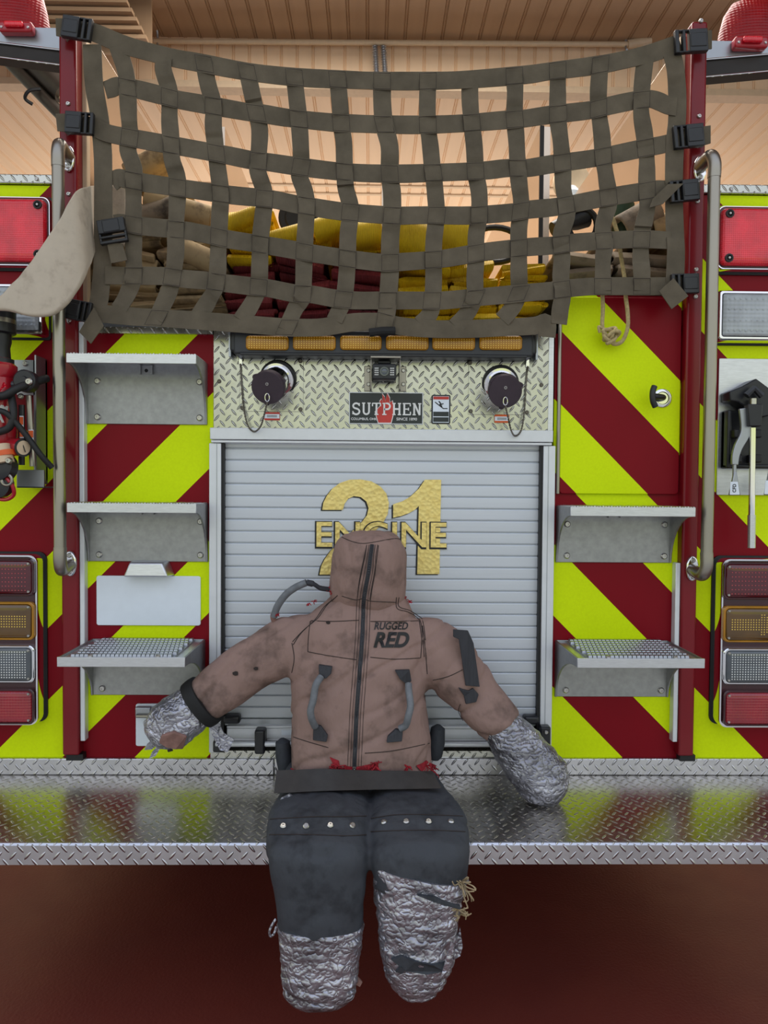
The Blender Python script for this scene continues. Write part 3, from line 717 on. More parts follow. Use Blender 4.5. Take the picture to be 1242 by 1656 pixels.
def upper(s):
    q = R4(-70, 317, 83, 431, -.03) if s < 0 else R4(1158, 333, 1312, 438, -.03)
    z = -.034
    o = P('brake_lamp', MB().loft([[(p[0], y, p[1]) for p in rrect(q[0]+e, q[1]-e, q[2]+e, q[3]-e, .02)] for y, e in ((0, 0), (z*.8, 0), (z, .003), (z, .005), (z+.006, .008))]), 'chrome', label='large red lamp at top %s' % ('left' if s < 0 else 'right'))
    MB().prism(rrect(q[0]-.004, q[1]+.004, q[2]-.006, q[3]+.006, .022), -.008, 0).build('gasket', 'black_rubber', o)
    MB().prism(rrect(q[0]+.006, q[1]-.006, q[2]+.006, q[3]-.006, .016), z+.003, z+.006).build('backing', 'maroon_lens_trim', o)
    le = dome('red_lens', (q[0]+.011, q[1]-.011, q[2]+.012, q[3]-.012), z+.003, .018, 'red_lens', o, .014)
    for a, b in ((q[0]+.03, q[3]-.03), (q[1]-.03, q[3]-.03), (q[0]+.03, q[2]+.03), (q[1]-.03, q[2]+.03)):
        MB().lathe((a, z-.010, b), (0, -1, 0), [(0, .012), (.008, .012), (.0085, .008), (.005, .006), (.005, .001)], 20).build('screw_boss', 'black_rubber', o)
        bolt('screw', (a, z-.0165, b), o, .0042, .004)
    # lamp below, clear
    q = R4(-75, 458, 70, 541, -.04) if s < 0 else R4(1161, 470, 1310, 551, -.04)
    z = -.045
    o = P('clear_lamp', MB().loft([[(p[0], y, p[1]) for p in rrect(q[0]+e, q[1]-e, q[2]+e, q[3]-e, .008)] for y, e in ((0, -.004), (z*.85, 0), (z, .004), (z, .009), (z+.006, .012))]), 'chrome', label='clear lamp with chrome frame at %s' % ('left' if s < 0 else 'right'))
    MB().prism(rrect(q[0]-.007, q[1]+.007, q[2]-.008, q[3]+.006, .008), -.006, 0).build('gasket', 'black_rubber', o)
    dome('clear_lens', (q[0]+.012, q[1]-.012, q[2]+.012, q[3]-.012), z+.004, .010, 'white_lens', o, .006)
    mb = MB().box(q[0]+.02, q[1]-.02, z-.0044, z-.003, q[2]+.018, q[3]-.018)
    for i in range(14):
        for j in range(4):
            x = q[0]+.028+(q[1]-q[0]-.056)*i/13; zz_ = q[2]+.026+(q[3]-q[2]-.052)*j/3
            mb.lathe((x, z-.0045, zz_), (0, -1, 0), [(0, .0042), (.002, .0036), (.003, .0015)], 8)
    mb.build('reflector_dots', 'white_lens', o)
upper(-1); upper(1)

# --- upper crossbar brackets with red beacons
for s in (-1, 1):
    if s < 0: pts = [(-140, 45), (95, 45), (95, 80), (-140, 40)]
    yb = .03
    xo = -1.35 if s < 0 else 1.37; xi = posts[0].location.x-.02 if s < 0 else posts[1].location.x+.02
    zt_ = ZP(45 if s < 0 else 66, 80 if s < 0 else 1160, yb); zl = ZP(82 if s < 0 else 98, 80 if s < 0 else 1160, yb)
    fr_ = P('beacon_bracket', MB().add([(xi, yb, zt_), (xo, yb, zt_+.0), (xo, yb, zl+.045), (xi, yb, zl), (xi, yb+.02, zt_), (xo, yb+.02, zt_), (xo, yb+.02, zl+.045), (xi, yb+.02, zl)],
        [(0, 1, 2, 3), (4, 5, 6, 7), (0, 1, 5, 4), (1, 2, 6, 5), (2, 3, 7, 6), (3, 0, 4, 7)]), 'grey_steel', label='grey beacon bracket at %s' % ('left' if s < 0 else 'right'))
    zl2 = ZP(106 if s < 0 else 126, 80 if s < 0 else 1160, yb)
    MB().add([(xi, yb+.004, zl), (xo, yb+.004, zl+.045), (xo, yb+.004, zl2+.048), (xi, yb+.004, zl2), (xi, yb+.05, zl), (xo, yb+.05, zl+.045), (xo, yb+.05, zl2+.048), (xi, yb+.05, zl2)],
        [(0, 1, 2, 3), (4, 5, 6, 7), (0, 1, 5, 4), (1, 2, 6, 5), (2, 3, 7, 6), (3, 0, 4, 7)]).build('bracket_channel', 'under_dark', fr_)
    MB().tube([(xi, yb, zl), (xo, yb, zl+.045)], .003, 8).build('bracket_edge', 'chrome', fr_)
    MB().tube([(xi, yb, zl2), (xo, yb, zl2+.048)], .0025, 8).build('bracket_edge', 'chrome', fr_)
    c = U(-4, 44, .02) if s < 0 else U(1242, 78, .02)
    be = P('beacon', MB().lathe((c.x, .14, c.z+.008), (0, 0, 1), [(0, .09), (.02, .118), (.026, .112)], 40, sq=(.10, .14, .5)), 'black_rubber', label='red rotating beacon at %s' % ('left' if s < 0 else 'right'))
    MB().lathe((c.x, .14, c.z+.026), (0, 0, 1), [(0, .118), (.012, .118), (.06, .110), (.11, .097), (.145, .075), (.160, .04), (.163, .001)], 48, sq=(.10, .14, .5)).build('beacon_dome', 'beacon_red', be)
    q = R4(2, 40, 56, 57, .02) if s < 0 else R4(1184, 64, 1238, 82, .02)
    ml = P('marker_lamp', MB().prism(rrect(*q, .008), .0, .03), 'red_enamel', bevel=.006, bseg=3, label='small red marker lamp on the %s bracket' % ('left' if s < 0 else 'right'))
    MB().prism(rrect(q[0]+.02, q[1]-.022, q[2]+.009, q[3]-.006, .005), -.012, .0).build('marker_lens', 'red_lens', ml, bevel=.004)
    for x in (q[0]+.010, q[1]-.010): bolt('screw', (x, .0, (q[2]+q[3])/2-.004), ml, .004, .003)

# --- mounting plate and holder for the hydrant tools on the right
q = R4(1159, 581, 1330, 801)
mp = P('tool_plate', MB().prism(rrect(*q, .003), -.008, -.001), 'brushed_aluminium', bevel=.001, label='brushed aluminium tool mounting plate')
q = R4(1169, 665, 1300, 758, -.02)
MB().box(q[0], q[1], -.030, -.008, q[2], q[3]).box(q[0], q[0]+.012, -.05, -.008, q[2], q[3]).box(q[0], q[1], -.045, -.008, q[2], q[2]+.012).build('tool_holder', 'black_plastic', mp, bevel=.004)
hc = U(1214, 646, -.05)
hd = [(1176, 634), (1196, 626), (1219, 613), (1246, 633), (1246, 672), (1226, 676), (1202, 660), (1190, 651), (1177, 649)]
MB().prism([(U(x, y, -.05).x, U(x, y, -.05).z) for x, y in hd], -.065, -.008).build('tool_clamp', 'black_plastic', mp, bevel=.004)
for py in (702, 742):
    for px in (1188, 1219):
        w = U(px, py, -.05); MB().box(w.x-.012, w.x+.012, -.075, -.028, w.z-.012, w.z+.012).build('clip', 'black_rubber', mp, bevel=.004)
# plate and channel behind the water monitor on the left
q = R4(-60, 583, 77, 777)
wp = P('monitor_bracket', MB().box(q[0], q[1], -.012, -.002, q[3]-.10, q[3]).box(q[1]-.035, q[1], -.012, -.002, q[2], q[3]).box(q[1]-.004, q[1], -.075, -.002, q[2]-.01, q[3]+.004), 'grey_steel', label='grey channel bracket behind the red water monitor')
q = R4(29, 760, 73, 789, -.08)
MB().box(q[0], q[1], -.088, -.080, q[2], q[3]).box(q[0], q[1], -.088, -.002, q[2], q[2]+.004).build('bracket_lip', 'grey_steel', wp, bevel=.001)
w = U(41, 588, -.012); bolt('screw', (w.x, -.012, w.z), wp, .008, .005)
# ================================================================== BUILDING
def planks(name, mat, x0, x1, pitch, y0, y1, z, vertical=False, kind='structure', g=.006, dep=.008):
    """board sheet with V grooves: a ceiling (along Y) or a wall face (along Z)"""
    prof = []; x = x0
    while x < x1:
        prof += [(x, 0), (x+pitch*.5-g, 0), (x+pitch*.5, dep), (x+pitch*.5+g, 0), (x+pitch*.62-g, 0), (x+pitch*.62, dep), (x+pitch*.62+g, 0)]; x += pitch
    prof += [(x1, 0), (x1, .05), (x0, .05)]
    mb = MB(); n = len(prof)
    if vertical:
        z0, z1 = z; vs = [(p[0], y0+p[1], z0) for p in prof]+[(p[0], y0+p[1], z1) for p in prof]
    else:
        vs = [(p[0], y0, z+p[1]) for p in prof]+[(p[0], y1, z+p[1]) for p in prof]
    fs = [(i, (i+1) % n, (i+1) % n+n, i+n) for i in range(n)]
    mb.add(vs, fs); o = mb.build(name, mat, None, smooth=0); o['kind'] = kind; return o
HY = 3.24
zc1 = U(620, 66, HY).z; zc2 = U(620, 137, HY).z
planks('ceiling', 'plank_shaded', -9, 9, .31*.42, -1.5, HY+.02, zc1)
planks('trim_1', 'plank', -9, 9, .31*.36, HY, HY, (zc2-.02, zc1), vertical=True)        # drop face under the upper ceiling
structure(MB().box(-9, 9, HY-.03, HY+.08, zc2-.05, zc2-.005).build('trim_2', 'tan_trim', None))
planks('ceiling.001', 'plank', -9, 9, .31*.42, HY+.06, 12.0, zc2)
for i, py in enumerate((305, 318)):
    yy = CAM.y + (zc2-CAM.z)*FPX/(790-py)
    structure(MB().box(-9, 9, yy-.02, yy+.02, zc2-.012, zc2+.002).build('trim_%d' % (3+i), 'tan_trim', None))
# slatted overhead panel in the corner, up left
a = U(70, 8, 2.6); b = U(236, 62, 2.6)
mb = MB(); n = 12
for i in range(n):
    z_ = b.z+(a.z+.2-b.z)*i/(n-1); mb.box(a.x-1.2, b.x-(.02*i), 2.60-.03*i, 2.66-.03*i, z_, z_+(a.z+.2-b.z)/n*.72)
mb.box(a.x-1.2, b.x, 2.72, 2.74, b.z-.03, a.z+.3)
structure(mb.build('trim_5', 'plank_shaded', None, smooth=0))
structure(MB().box(-9, 9, 11.9, 12.0, 0, zc2+.1).build('wall_far', 'plank', None))
structure(MB().box(-9, 9, -1.35, 12.0, -.05, 0).build('floor', 'epoxy_floor', None))
structure(MB().box(-60, 60, -70, -1.352, -.08, -.002).build('driveway', 'concrete', None))
# conduit under the ceiling with its clamps
p0, p1 = U(150, 66, HY-.06), U(1052, 72, HY-.06)
pipe = MB().tube([p0, p1], .018, 14).build('conduit', 'pipe_tan', None); tag(pipe, 'tan conduit running along the ceiling edge above the net', 'conduit')
mb = MB().tube([U(1015, 72, HY-.06), U(1052, 66, HY-.06)], .03, 14)
mb.build('conduit_coupling', 'pipe_tan', pipe)
for px, py in ((253, 60), (1014, 64)):
    c = U(px, py, HY-.09); MB().tube([c+Vector((0, .03*math.sin(t), .07*math.cos(t))) for t in [i*PI/7 for i in range(8)]], .008, 8).build('conduit_clamp', 'grey_steel', pipe)
# hanging chain
a, b = U(613, 74, HY-.06), U(616, 122, HY-.06)
mb = MB()
for dx in (-.03, .03):
    pts = [a.lerp(b, i/24)+Vector((dx, 0, 0)) for i in range(25)]
    mb.tube(pts, [.022 if i % 2 else .010 for i in range(25)], 8)
mb.tube([a+Vector((-.035, 0, .01)), a+Vector((.035, 0, .01))], .008, 8)
mb.tube([b+Vector((-.035, 0, 0)), b+Vector((.035, 0, 0))], .008, 8)
ch = mb.build('chain', 'grey_steel', None); tag(ch, 'grey chain hanging from the conduit behind the top of the net', 'chain')
# door track rising at far left
trk = thing('door_track', 'dark sloping overhead door track with cable at upper left', 'door track', U(40, 140, 1.9))
for (u0, v0, u1, v1, r, mt) in ((10, 95, 128, 215, .034, 'track_dark'), (3, 92, 120, 210, .008, 'chrome'), (36, 92, 140, 205, .008, 'pipe_tan'), (52, 98, 104, 150, .062, 'track_dark'), (78, 96, 135, 150, .012, 'pipe_tan')):
    MB().tube([U(u0-20, v0-22, 1.9), U(u0, v0, 1.9), U(u1, v1, 1.9)], r, 12).build('rail' if r > .03 else 'cable', mt, trk)
c = U(50, 150, 1.85); MB().tube(spline([c+Vector((.05, 0, .02)), c+Vector((.0, -.02, -.0)), c+Vector((-.03, 0, -.03)), c+Vector((0, .02, -.05))], 5), .009, 8).build('cable_tie', 'black_plastic', trk)

# ================================================================== CARGO NET
net = thing('cargo_net', 'olive drab webbing cargo net strapped across the hose bed', 'cargo net', (0, -.07, 1.9))
def YN(px, py):
    u = max(0, min(1, (px-120)/1000)); return -.068 - .026*math.sin(PI*u)*(.4+.6*min(1, max(0, (py-60)/300)))
H = [
 [(112, 46), (150, 52), (205, 74), (277, 93), (320, 101), (400, 116), (480, 125), (560, 129), (620, 131), (690, 131), (760, 128.5), (850, 121), (888, 115.5), (956, 107), (1000, 99), (1050, 87), (1100, 70)],
 [(170, 146), (180, 143), (193, 139), (220, 144), (260, 154), (287, 161), (331, 169), (399, 181), (425, 184), (468, 191), (535, 198), (566, 199.5), (610, 201), (677, 202), (748, 199.5), (819, 194), (847, 192), (888, 186), (956, 178), (983, 171.6), (1024, 163), (1051, 160), (1068, 165), (1080, 171), (1094, 173)],
 [(118, 200), (150, 205), (176, 216), (223, 225), (291, 237), (362, 250), (406, 259), (432, 262), (501, 272), (569, 279), (642, 281), (714, 279), (782, 276), (819, 272), (851, 272), (895, 265), (966, 255), (1034, 241), (1071, 234), (1115, 223)],
 [(180, 296), (192, 288), (203, 290), (230, 295), (299, 305), (369, 315), (438, 322), (482, 331), (553, 342), (624, 348), (643, 349), (691, 348), (762, 348.5), (833, 343), (856, 339), (904, 334), (971, 321), (1025, 312), (1060, 306), (1090, 308)],
 [(185, 362), (200, 361), (230, 366), (294, 372), (338, 380), (369, 387), (408, 393), (479, 405), (506, 410), (553, 417), (574, 420), (618, 425), (645, 424), (711, 419), (755, 412), (784, 407), (850, 400), (894, 397), (922, 393), (965, 390), (1024, 387), (1049, 387), (1085, 389)],
 [(170, 445), (203, 446), (230, 446), (271, 447), (298, 451), (335, 454), (364, 458), (406, 463), (433, 466), (479, 475), (503, 476), (543, 483), (577, 486), (614, 486), (645, 486), (687, 486), (716, 486), (782, 480), (826, 476), (856, 473), (894, 470), (924, 466), (968, 463), (1059, 463), (1100, 462)],
 [(130, 503), (162, 507), (216, 512), (270, 515), (341, 520), (406, 525), (455, 529), (482, 530), (523, 529), (574, 521), (622, 521), (645, 527), (699, 532), (758, 532), (802, 530), (863, 527), (884, 522), (884, 545)]]
V = [
 [(149, 72), (152, 135), (161, 190), (166, 243), (167, 287), (167, 355), (166, 422), (162, 473), (158, 497)],
 [(190, 75), (203, 115), (206, 142), (208, 183), (210, 216), (207, 243), (216, 270), (216, 290), (216, 331), (216, 368), (216, 412), (216, 446), (206, 476), (192, 500)],
 [(266, 92), (264, 112), (274, 149), (274, 189), (276, 220), (278, 257), (287, 290), (286, 338), (284, 371), (284, 412), (277, 459), (267, 486), (252, 516)],
 [(330, 102), (336, 135), (345, 169), (345, 203), (348, 233), (352, 270), (356, 300), (357, 320), (355, 355), (353, 405), (352, 439), (348, 466), (335, 490), (321, 512)],
 [(400, 116), (407, 149), (413, 176), (420, 210), (418, 254), (417, 277), (428, 314), (425, 351), (421, 388), (420, 432), (418, 466), (408, 490), (390, 518)],
 [(476, 124), (479, 152), (483, 189), (486, 230), (487, 267), (484, 284), (492, 307), (496, 331), (494, 371), (492, 412), (491, 453), (489, 480), (477, 500), (462, 534)],
 [(546, 127), (550, 172), (552, 203), (556, 230), (557, 264), (558, 291), (560, 308), (567, 338), (563, 378), (562, 415), (560, 453), (555, 486), (541, 518)],
 [(618, 129), (618, 162), (621, 200), (630, 237), (630, 277), (631, 290), (634, 314), (634, 348), (631, 388), (631, 429), (629, 463), (626, 500), (620, 538)],
 [(692, 130), (691, 176), (692, 203), (696, 237), (699, 270), (701, 283), (704, 314), (706, 348), (702, 385), (701, 412), (701, 459), (697, 503), (680, 524)],
 [(760, 129), (760, 162), (763, 200), (767, 237), (769, 277), (771, 290), (775, 314), (775, 348), (770, 381), (770, 415), (768, 446), (767, 480), (755, 507), (736, 528)],
 [(832, 122), (833, 150), (832, 187), (835, 224), (837, 262), (839, 292), (843, 331), (839, 371), (839, 405), (839, 439), (839, 473), (829, 497), (812, 517)],
 [(902, 113), (902, 149), (902, 190), (907, 231), (910, 272), (911, 304), (917, 344), (907, 382), (909, 415), (907, 449), (910, 476), (906, 500), (904, 524)],
 [(971, 104), (968, 140), (968, 177), (973, 217), (976, 258), (981, 292), (985, 327), (975, 365), (978, 395), (975, 422), (975, 470)],
 [(1044, 90), (1038, 143), (1037, 183), (1042, 217), (1046, 258), (1046, 289), (1047, 333), (1042, 358), (1038, 377), (1036, 412), (1038, 443), (1038, 470)],
 [(1084, 78), (1092, 110), (1095, 150), (1095, 190), (1092, 224), (1090, 272), (1090, 327), (1091, 365), (1093, 403), (1092, 440), (1090, 468)]]
WEB = .0505
def strap(pts, off, twist=0, seed=0, width=WEB, weave=None):
    sp = spline([Vector((p[0], p[1], 0)) for p in pts], 5); Pn = []; k = len(sp)
    for i, q in enumerate(sp):
        o = off if weave is None else off+weave[min(len(weave)-1, int(i/5+.5))]*.0042
        Pn.append(U(q.x, q.y, YN(q.x, q.y)+o))
    W, N = [], []
    for i in range(k):
        t = (Pn[min(i+1, k-1)]-Pn[max(i-1, 0)]).normalized(); n = Vector((0, -1, 0)); n = (n-t*n.dot(t)).normalized(); w = t.cross(n).normalized()
        a = twist*math.sin(i*.55+seed)+twist*.4*noise.noise(Vector((i*.3, seed, 0)))
        W.append(w*math.cos(a)+n*math.sin(a)); N.append(n*math.cos(a)-w*math.sin(a))
    return ribbon_strip(MB(), Pn, W, N, width, .0024)
for j, h in enumerate(H):
    wv = [((-1)**(i+j)) for i in range(len(h))]
    strap(h, 0.0, .05, j, WEB*.98).build('horizontal_strap', 'webbing', net, smooth=60)
for j, v in enumerate(V):
    wv = [0 if not 0 < i < len(v)-1 else (1 if ((i//2)+j) % 2 else -1) for i in range(len(v))]
    strap(v, 0.0, .16 if 0 < j < 14 else .04, j*1.7, WEB*(1.0 if j in (0, 14, 7) else .93), wv).build('vertical_strap', 'webbing', net, smooth=60)
# stitched squares where straps cross
def cross(A, B):
    for p, q in zip(A[:-1], A[1:]):
        for r, t in zip(B[:-1], B[1:]):
            d = (q[0]-p[0])*(t[1]-r[1])-(q[1]-p[1])*(t[0]-r[0])
            if abs(d) < 1e-6: continue
            u = ((r[0]-p[0])*(t[1]-r[1])-(r[1]-p[1])*(t[0]-r[0]))/d; v = ((r[0]-p[0])*(q[1]-p[1])-(r[1]-p[1])*(q[0]-p[0]))/d
            if 0 <= u <= 1 and 0 <= v <= 1:
                return p[0]+u*(q[0]-p[0]), p[1]+u*(q[1]-p[1]), math.atan2(q[1]-p[1], q[0]-p[0]), math.atan2(t[1]-r[1], t[0]-r[0])
for j, h in enumerate(H):
    for v in V[1:14]:
        mb = MB()
        c = cross(h, v)
        if not c: continue
        x, y, a, b = c; e1 = (math.cos(a)*13.6, math.sin(a)*13.6); e2 = (math.cos(b)*12.8, math.sin(b)*12.8)
        pts = [U(x+s1*e1[0]+s2*e2[0], y+s1*e1[1]+s2*e2[1], YN(x, y)-.0076) for s1, s2 in ((-1, -1), (1, -1), (1, 1), (-1, 1))]
        mb.tube(pts, .0008, 5, closed=True)
        mb.build('stitching', 'thread', net)
# buckles, anchor straps and loose tails
def buckle(px, py, w, h, ang, Y=-.078, name='buckle'):
    c = U(px, py, Y); sx = w*(c.y-CAM.y)/FPX/2; sz = h*(c.y-CAM.y)/FPX/2
    mb = MB().box(-sx*.15, sx, -.014, .004, -sz*.98, sz*.98).box(-sx, -sx*.75, -.012, .004, -sz, sz).box(-sx*.55, -sx*.35, -.012, .004, -sz, sz)
    mb.box(-sx, sx*.2, -.011, .003, sz*.84, sz).box(-sx, sx*.2, -.011, .003, -sz, -sz*.84).box(-sx*.1, sx*.9, -.016, -.012, -sz*.6, sz*.6)
    ca, sa = math.cos(ang), math.sin(ang)
    mb.v = [Vector((c.x+v.x*ca-v.z*sa, c.y+v.y, c.z+v.x*sa+v.z*ca)) for v in mb.v]
    return mb.build(name, 'black_plastic', net, bevel=.002)
buckle(126, 48, -46, 34, math.radians(-8)); buckle(130, 201, -44, 34, math.radians(-3))
buckle(183, 375, -38, 44, math.radians(-80), -.092); buckle(128, 503, -40, 32, math.radians(-10), -.075)
buckle(1116, 69, 52, 36, math.radians(4)); buckle(1112, 222, 48, 36, math.radians(6)); buckle(1105, 310, 46, 34, math.radians(6)); buckle(1106, 460, 44, 32, math.radians(2))
def tab(pts, Y, nm='anchor_strap'):
    return MB().prism([(U(x, y, Y).x, U(x, y, Y).z) for x, y in pts], Y-.0015, Y+.0015).build(nm, 'webbing', net, smooth=0)
for pts in ([(90, 30), (114, 30), (114, 63), (91, 58)], [(90, 184), (114, 184), (114, 214), (93, 212)], [(110, 490), (120, 488), (120, 518), (110, 516)],
            [(1130, 50), (1151, 49), (1151, 79), (1130, 83)], [(1128, 206), (1149, 203), (1149, 232), (1128, 238)], [(1120, 296), (1132, 294), (1132, 322), (1120, 324)], [(1118, 446), (1130, 446), (1130, 474), (1118, 474)]):
    tab(pts, -.068)
for pts, Y in (([(1066, 471), (1089, 450), (1113, 479), (1086, 500)], -.098), ([(152, 497), (168, 527), (147, 556), (128, 537)], -.098), ([(173, 392), (198, 394), (206, 421), (180, 426)], -.094), ([(1055, 322), (1050, 336), (1072, 330), (1105, 297), (1080, 298)], -.090)):
    tab(pts, Y, 'loose_tail')
# lashing in the middle of the bottom strap
c = U(618, 536, -.1); MB().tube([c+Vector((-.035, 0, -.004)), c+Vector((0, -.006, 0)), c+Vector((.035, 0, .002))], .012, 10).build('lashing', 'black_cuff', net)

# ================================================================== HOSES
def flat_ring(c, ex, en, w, t, n=7):
    """flattened hose section: wide along ex, thick along en"""
    out = []
    for s, a0 in ((1, -90), (-1, 90)):
        for i in range(n):
            a = math.radians(a0+180*i/(n-1)); out.append(c+ex*(s*(w/2-t/2)+math.cos(a)*t/2)+en*(math.sin(a)*t/2))
    return out
def hose_stack(name, label, cat, mat, px0, px1, pyb, pyt, group=None, yf=.10, t=.0125, tilt=.06, seed=0, gap=.0165, jit=.014):
    rnd = random.Random(seed); y = yf
    a = U(px0, (pyb+pyt)/2, y); b = U(px1, (pyb+pyt)/2, y); zb = U((px0+px1)/2, pyb, y).z; zt_ = U((px0+px1)/2, pyt, y).z
    w = (b.x-a.x); xc = (a.x+b.x)/2; n = int((zt_-zb)/gap); n += n % 2
    P_, EX = [], []; z = zb+t/2; yb = 1.15
    for i in range(n):
        jy = rnd.uniform(-.02, .03); jx = rnd.uniform(-jit, jit); tl = tilt*rnd.uniform(-1, 1)*(1+2*i/n)
        ys = [yb, .7, .35, y+jy+.012]
        if i % 2: ys = ys[::-1]
        for yy in ys:
            P_.append(Vector((xc+jx, yy, z))); EX.append(tl)
        if i < n-1:
            r = gap/2
            for q in (30, 90, 150):
                ang = math.radians(q); e = (-1 if i % 2 == 0 else 1)
                P_.append(Vector((xc+jx, ys[-1]+e*math.sin(ang)*(r+.008), z+r-r*math.cos(ang)))); EX.append(tl)
        z += gap
    rings = []
    for i, p in enumerate(P_):
        tt = (P_[min(i+1, len(P_)-1)]-P_[max(i-1, 0)]); tt.x = 0; tt.normalize()
        en = Vector((1, 0, 0)).cross(tt).normalized(); ex = Vector((math.cos(EX[i]), 0, math.sin(EX[i])))
        rings.append(flat_ring(p, ex, en, w*.97, t))
    o = MB().loft(rings).build(name, mat, None, smooth=50); tag(o, label, cat, group); return o
def hose_fold(name, label, cat, mat, px0, py0, px1, py1, h, Y, group=None, back=.5, t=.014):
    """one fold of hose lying on the stack: U turn facing the viewer, from (px0,py0) to (px1,py1) along its width"""
    a, b = U(px0, py0, Y), U(px1, py1, Y); c = (a+b)/2; ex = (b-a).normalized(); w = (b-a).length
    up = Vector((0, 1, 0)).cross(ex); up = up if up.z > 0 else -up; hh = h*(Y-CAM.y)/FPX/2
    pts = [c+Vector((0, back, 0))-up*hh*.7, c+Vector((0, back*.4, 0))-up*hh]
    pts += [c+Vector((0, -hh*math.sin(q), 0))-up*hh*math.cos(q) for q in [i*PI/8 for i in range(9)]]
    pts += [c+Vector((0, back*.4, 0))+up*hh*.9, c+Vector((0, back, 0))+up*hh*.5]
    rings = []
    for i, p in enumerate(pts):
        tt = (pts[min(i+1, len(pts)-1)]-pts[max(i-1, 0)]).normalized(); rings.append(flat_ring(p, ex, ex.cross(tt).normalized(), w, t))
    o = MB().loft(rings).build(name, mat, None, smooth=60); tag(o, label, cat, group); return o
gy = 'yellow hoses in the bed'; gm = 'maroon hoses in the bed'; gc = 'pale canvas hoses in the bed'
hose_stack('fire_hose', 'cream canvas hose stacked against the left bed wall', 'fire hose', 'cream_hose', 150, 258, 506, 372, gc, seed=1, tilt=.14)
hose_stack('fire_hose', 'cream canvas hose stacked beside the yellow and maroon hoses', 'fire hose', 'cream_hose', 258, 362, 508, 385, gc, seed=2, tilt=.14)
hose_fold('fire_hose', 'cream hose fold leaning high behind the left edge of net', 'fire hose', 'cream_hose', 205, 282, 268, 246, 26, .16, gc)
hose_fold('fire_hose', 'cream hose fold sloping down to the right on the left stack', 'fire hose', 'cream_hose', 236, 320, 345, 352, 26, .13, gc)
hose_fold('fire_hose', 'grey stained hose fold under the leaning one at left', 'fire hose', 'grey_hose', 225, 352, 288, 330, 24, .12, gc)
hose_fold('fire_hose', 'cream hose fold dipping right beside the yellow hose', 'fire hose', 'cream_hose', 285, 398, 348, 425, 28, .08, gc)
hose_fold('fire_hose', 'pale hose fold standing upright beside the left bed wall', 'fire hose', 'grey_hose', 178, 345, 196, 300, 30, .10, gc)
hose_stack('fire_hose', 'yellow hose stacked on maroon hose beside the cream hoses', 'fire hose', 'yellow_hose', 366, 440, 428, 345, gy, seed=3)
hose_stack('fire_hose', 'yellow hose stacked left of the middle divider', 'fire hose', 'yellow_hose', 442, 532, 414, 380, gy, seed=4)
hose_stack('fire_hose', 'yellow hose stacked against the middle divider on its left', 'fire hose', 'yellow_hose', 534, 618, 414, 392, gy, seed=5)
hose_fold('fire_hose', 'yellow hose fold rising to the right behind the net', 'fire hose', 'yellow_hose', 366, 364, 418, 344, 18, .08, gy)
hose_fold('fire_hose', 'yellow hose fold sloping behind the sixth vertical strap', 'fire hose', 'yellow_hose', 436, 388, 488, 374, 18, .08, gy)
hose_fold('fire_hose', 'yellow hose fold with its end open beside the seventh strap', 'fire hose', 'yellow_hose', 506, 374, 556, 358, 26, .08, gy)
hose_fold('fire_hose', 'wide yellow hose fold against the middle divider', 'fire hose', 'yellow_hose', 558, 384, 618, 374, 34, .07, gy)
for i, (a, b, q) in enumerate(((366, 446, 'maroon hose stacked beside the cream hoses'), (448, 530, 'maroon hose stacked in the middle of its bay'), (532, 618, 'maroon hose stacked against the middle divider'))):
    hose_stack('fire_hose', q, 'fire hose', 'maroon_hose', a, b, 520, 420, gm, seed=10+i, tilt=.10, gap=.0195, t=.0150)
for i, (a, b, c, q) in enumerate(((646, 728, 428, 'yellow hose stacked right of the middle divider'), (730, 806, 424, 'yellow hose stacked in the middle of the right bay'), (808, 882, 416, 'yellow hose stacked beside the right divider'))):
    hose_stack('fire_hose', q, 'fire hose', 'yellow_hose', a, b, 526, c, gy, seed=20+i, tilt=.07, gap=.0195, t=.0150)
hose_fold('fire_hose', 'bright yellow hose fold leaning left on the right bay stack', 'fire hose', 'yellow_hose', 640, 374, 694, 396, 48, .05, gy, t=.02)
hose_fold('fire_hose', 'bright yellow hose fold standing behind the tenth strap', 'fire hose', 'yellow_hose', 706, 376, 762, 388, 48, .06, gy, t=.02)
for i, (a, b, c, q) in enumerate(((896, 990, 406, 'grey canvas hose stacked beside the right divider'), (992, 1092, 400, 'grey canvas hose stacked against the right bed wall'))):
    hose_stack('fire_hose', q, 'fire hose', 'grey_hose', a, b, 474, c, gc, seed=30+i, tilt=.08, gap=.021, t=.016)
hose_fold('fire_hose', 'grey hose fold curled up beside the right post', 'fire hose', 'grey_hose', 1004, 372, 1062, 340, 40, .12, gc)
hose_fold('fire_hose', 'stained grey hose fold close to the right bed wall', 'fire hose', 'cream_hose', 1052, 372, 1092, 362, 34, .12, gc)
# rolled black hose on top in the middle, round tan drum further back
c = U(482, 352, .35); o = MB().lathe(c, (0, -1, 0), [(-.05, .03), (-.05, .064), (0, .066), (.004, .06), (.002, .045), (.006, .040), (.004, .02)], 32).build('hose_roll', 'black_rubber', None); tag(o, 'black rolled hose lying behind the yellow hose folds', 'hose roll')
c = U(800, 396, .2); o = MB().tube([c+Vector((.085*math.cos(t*PI/12), 0, .055*math.sin(t*PI/12))) for t in range(24)], .010, 8, closed=True).build('rubber_hose_loop', 'black_rubber', None); tag(o, 'black rubber hose loop resting on the right yellow stack', 'hose')
c = U(930, 292, 1.4); o = MB().lathe(c, (0.3, -1, 0), [(-.06, .085), (0, .085), (.004, .07), (0, .05), (-.01, .02)], 28).build('cable_drum', 'tan_trim', None); tag(o, 'round tan drum standing far back in the hose bed', 'drum')
MB().lathe(c+Vector((-.03, -.02, -.10)), (0, 0, 1), [(0, .05), (.03, .055), (.06, .03)], 20).build('drum_foot', 'plate_white', o)
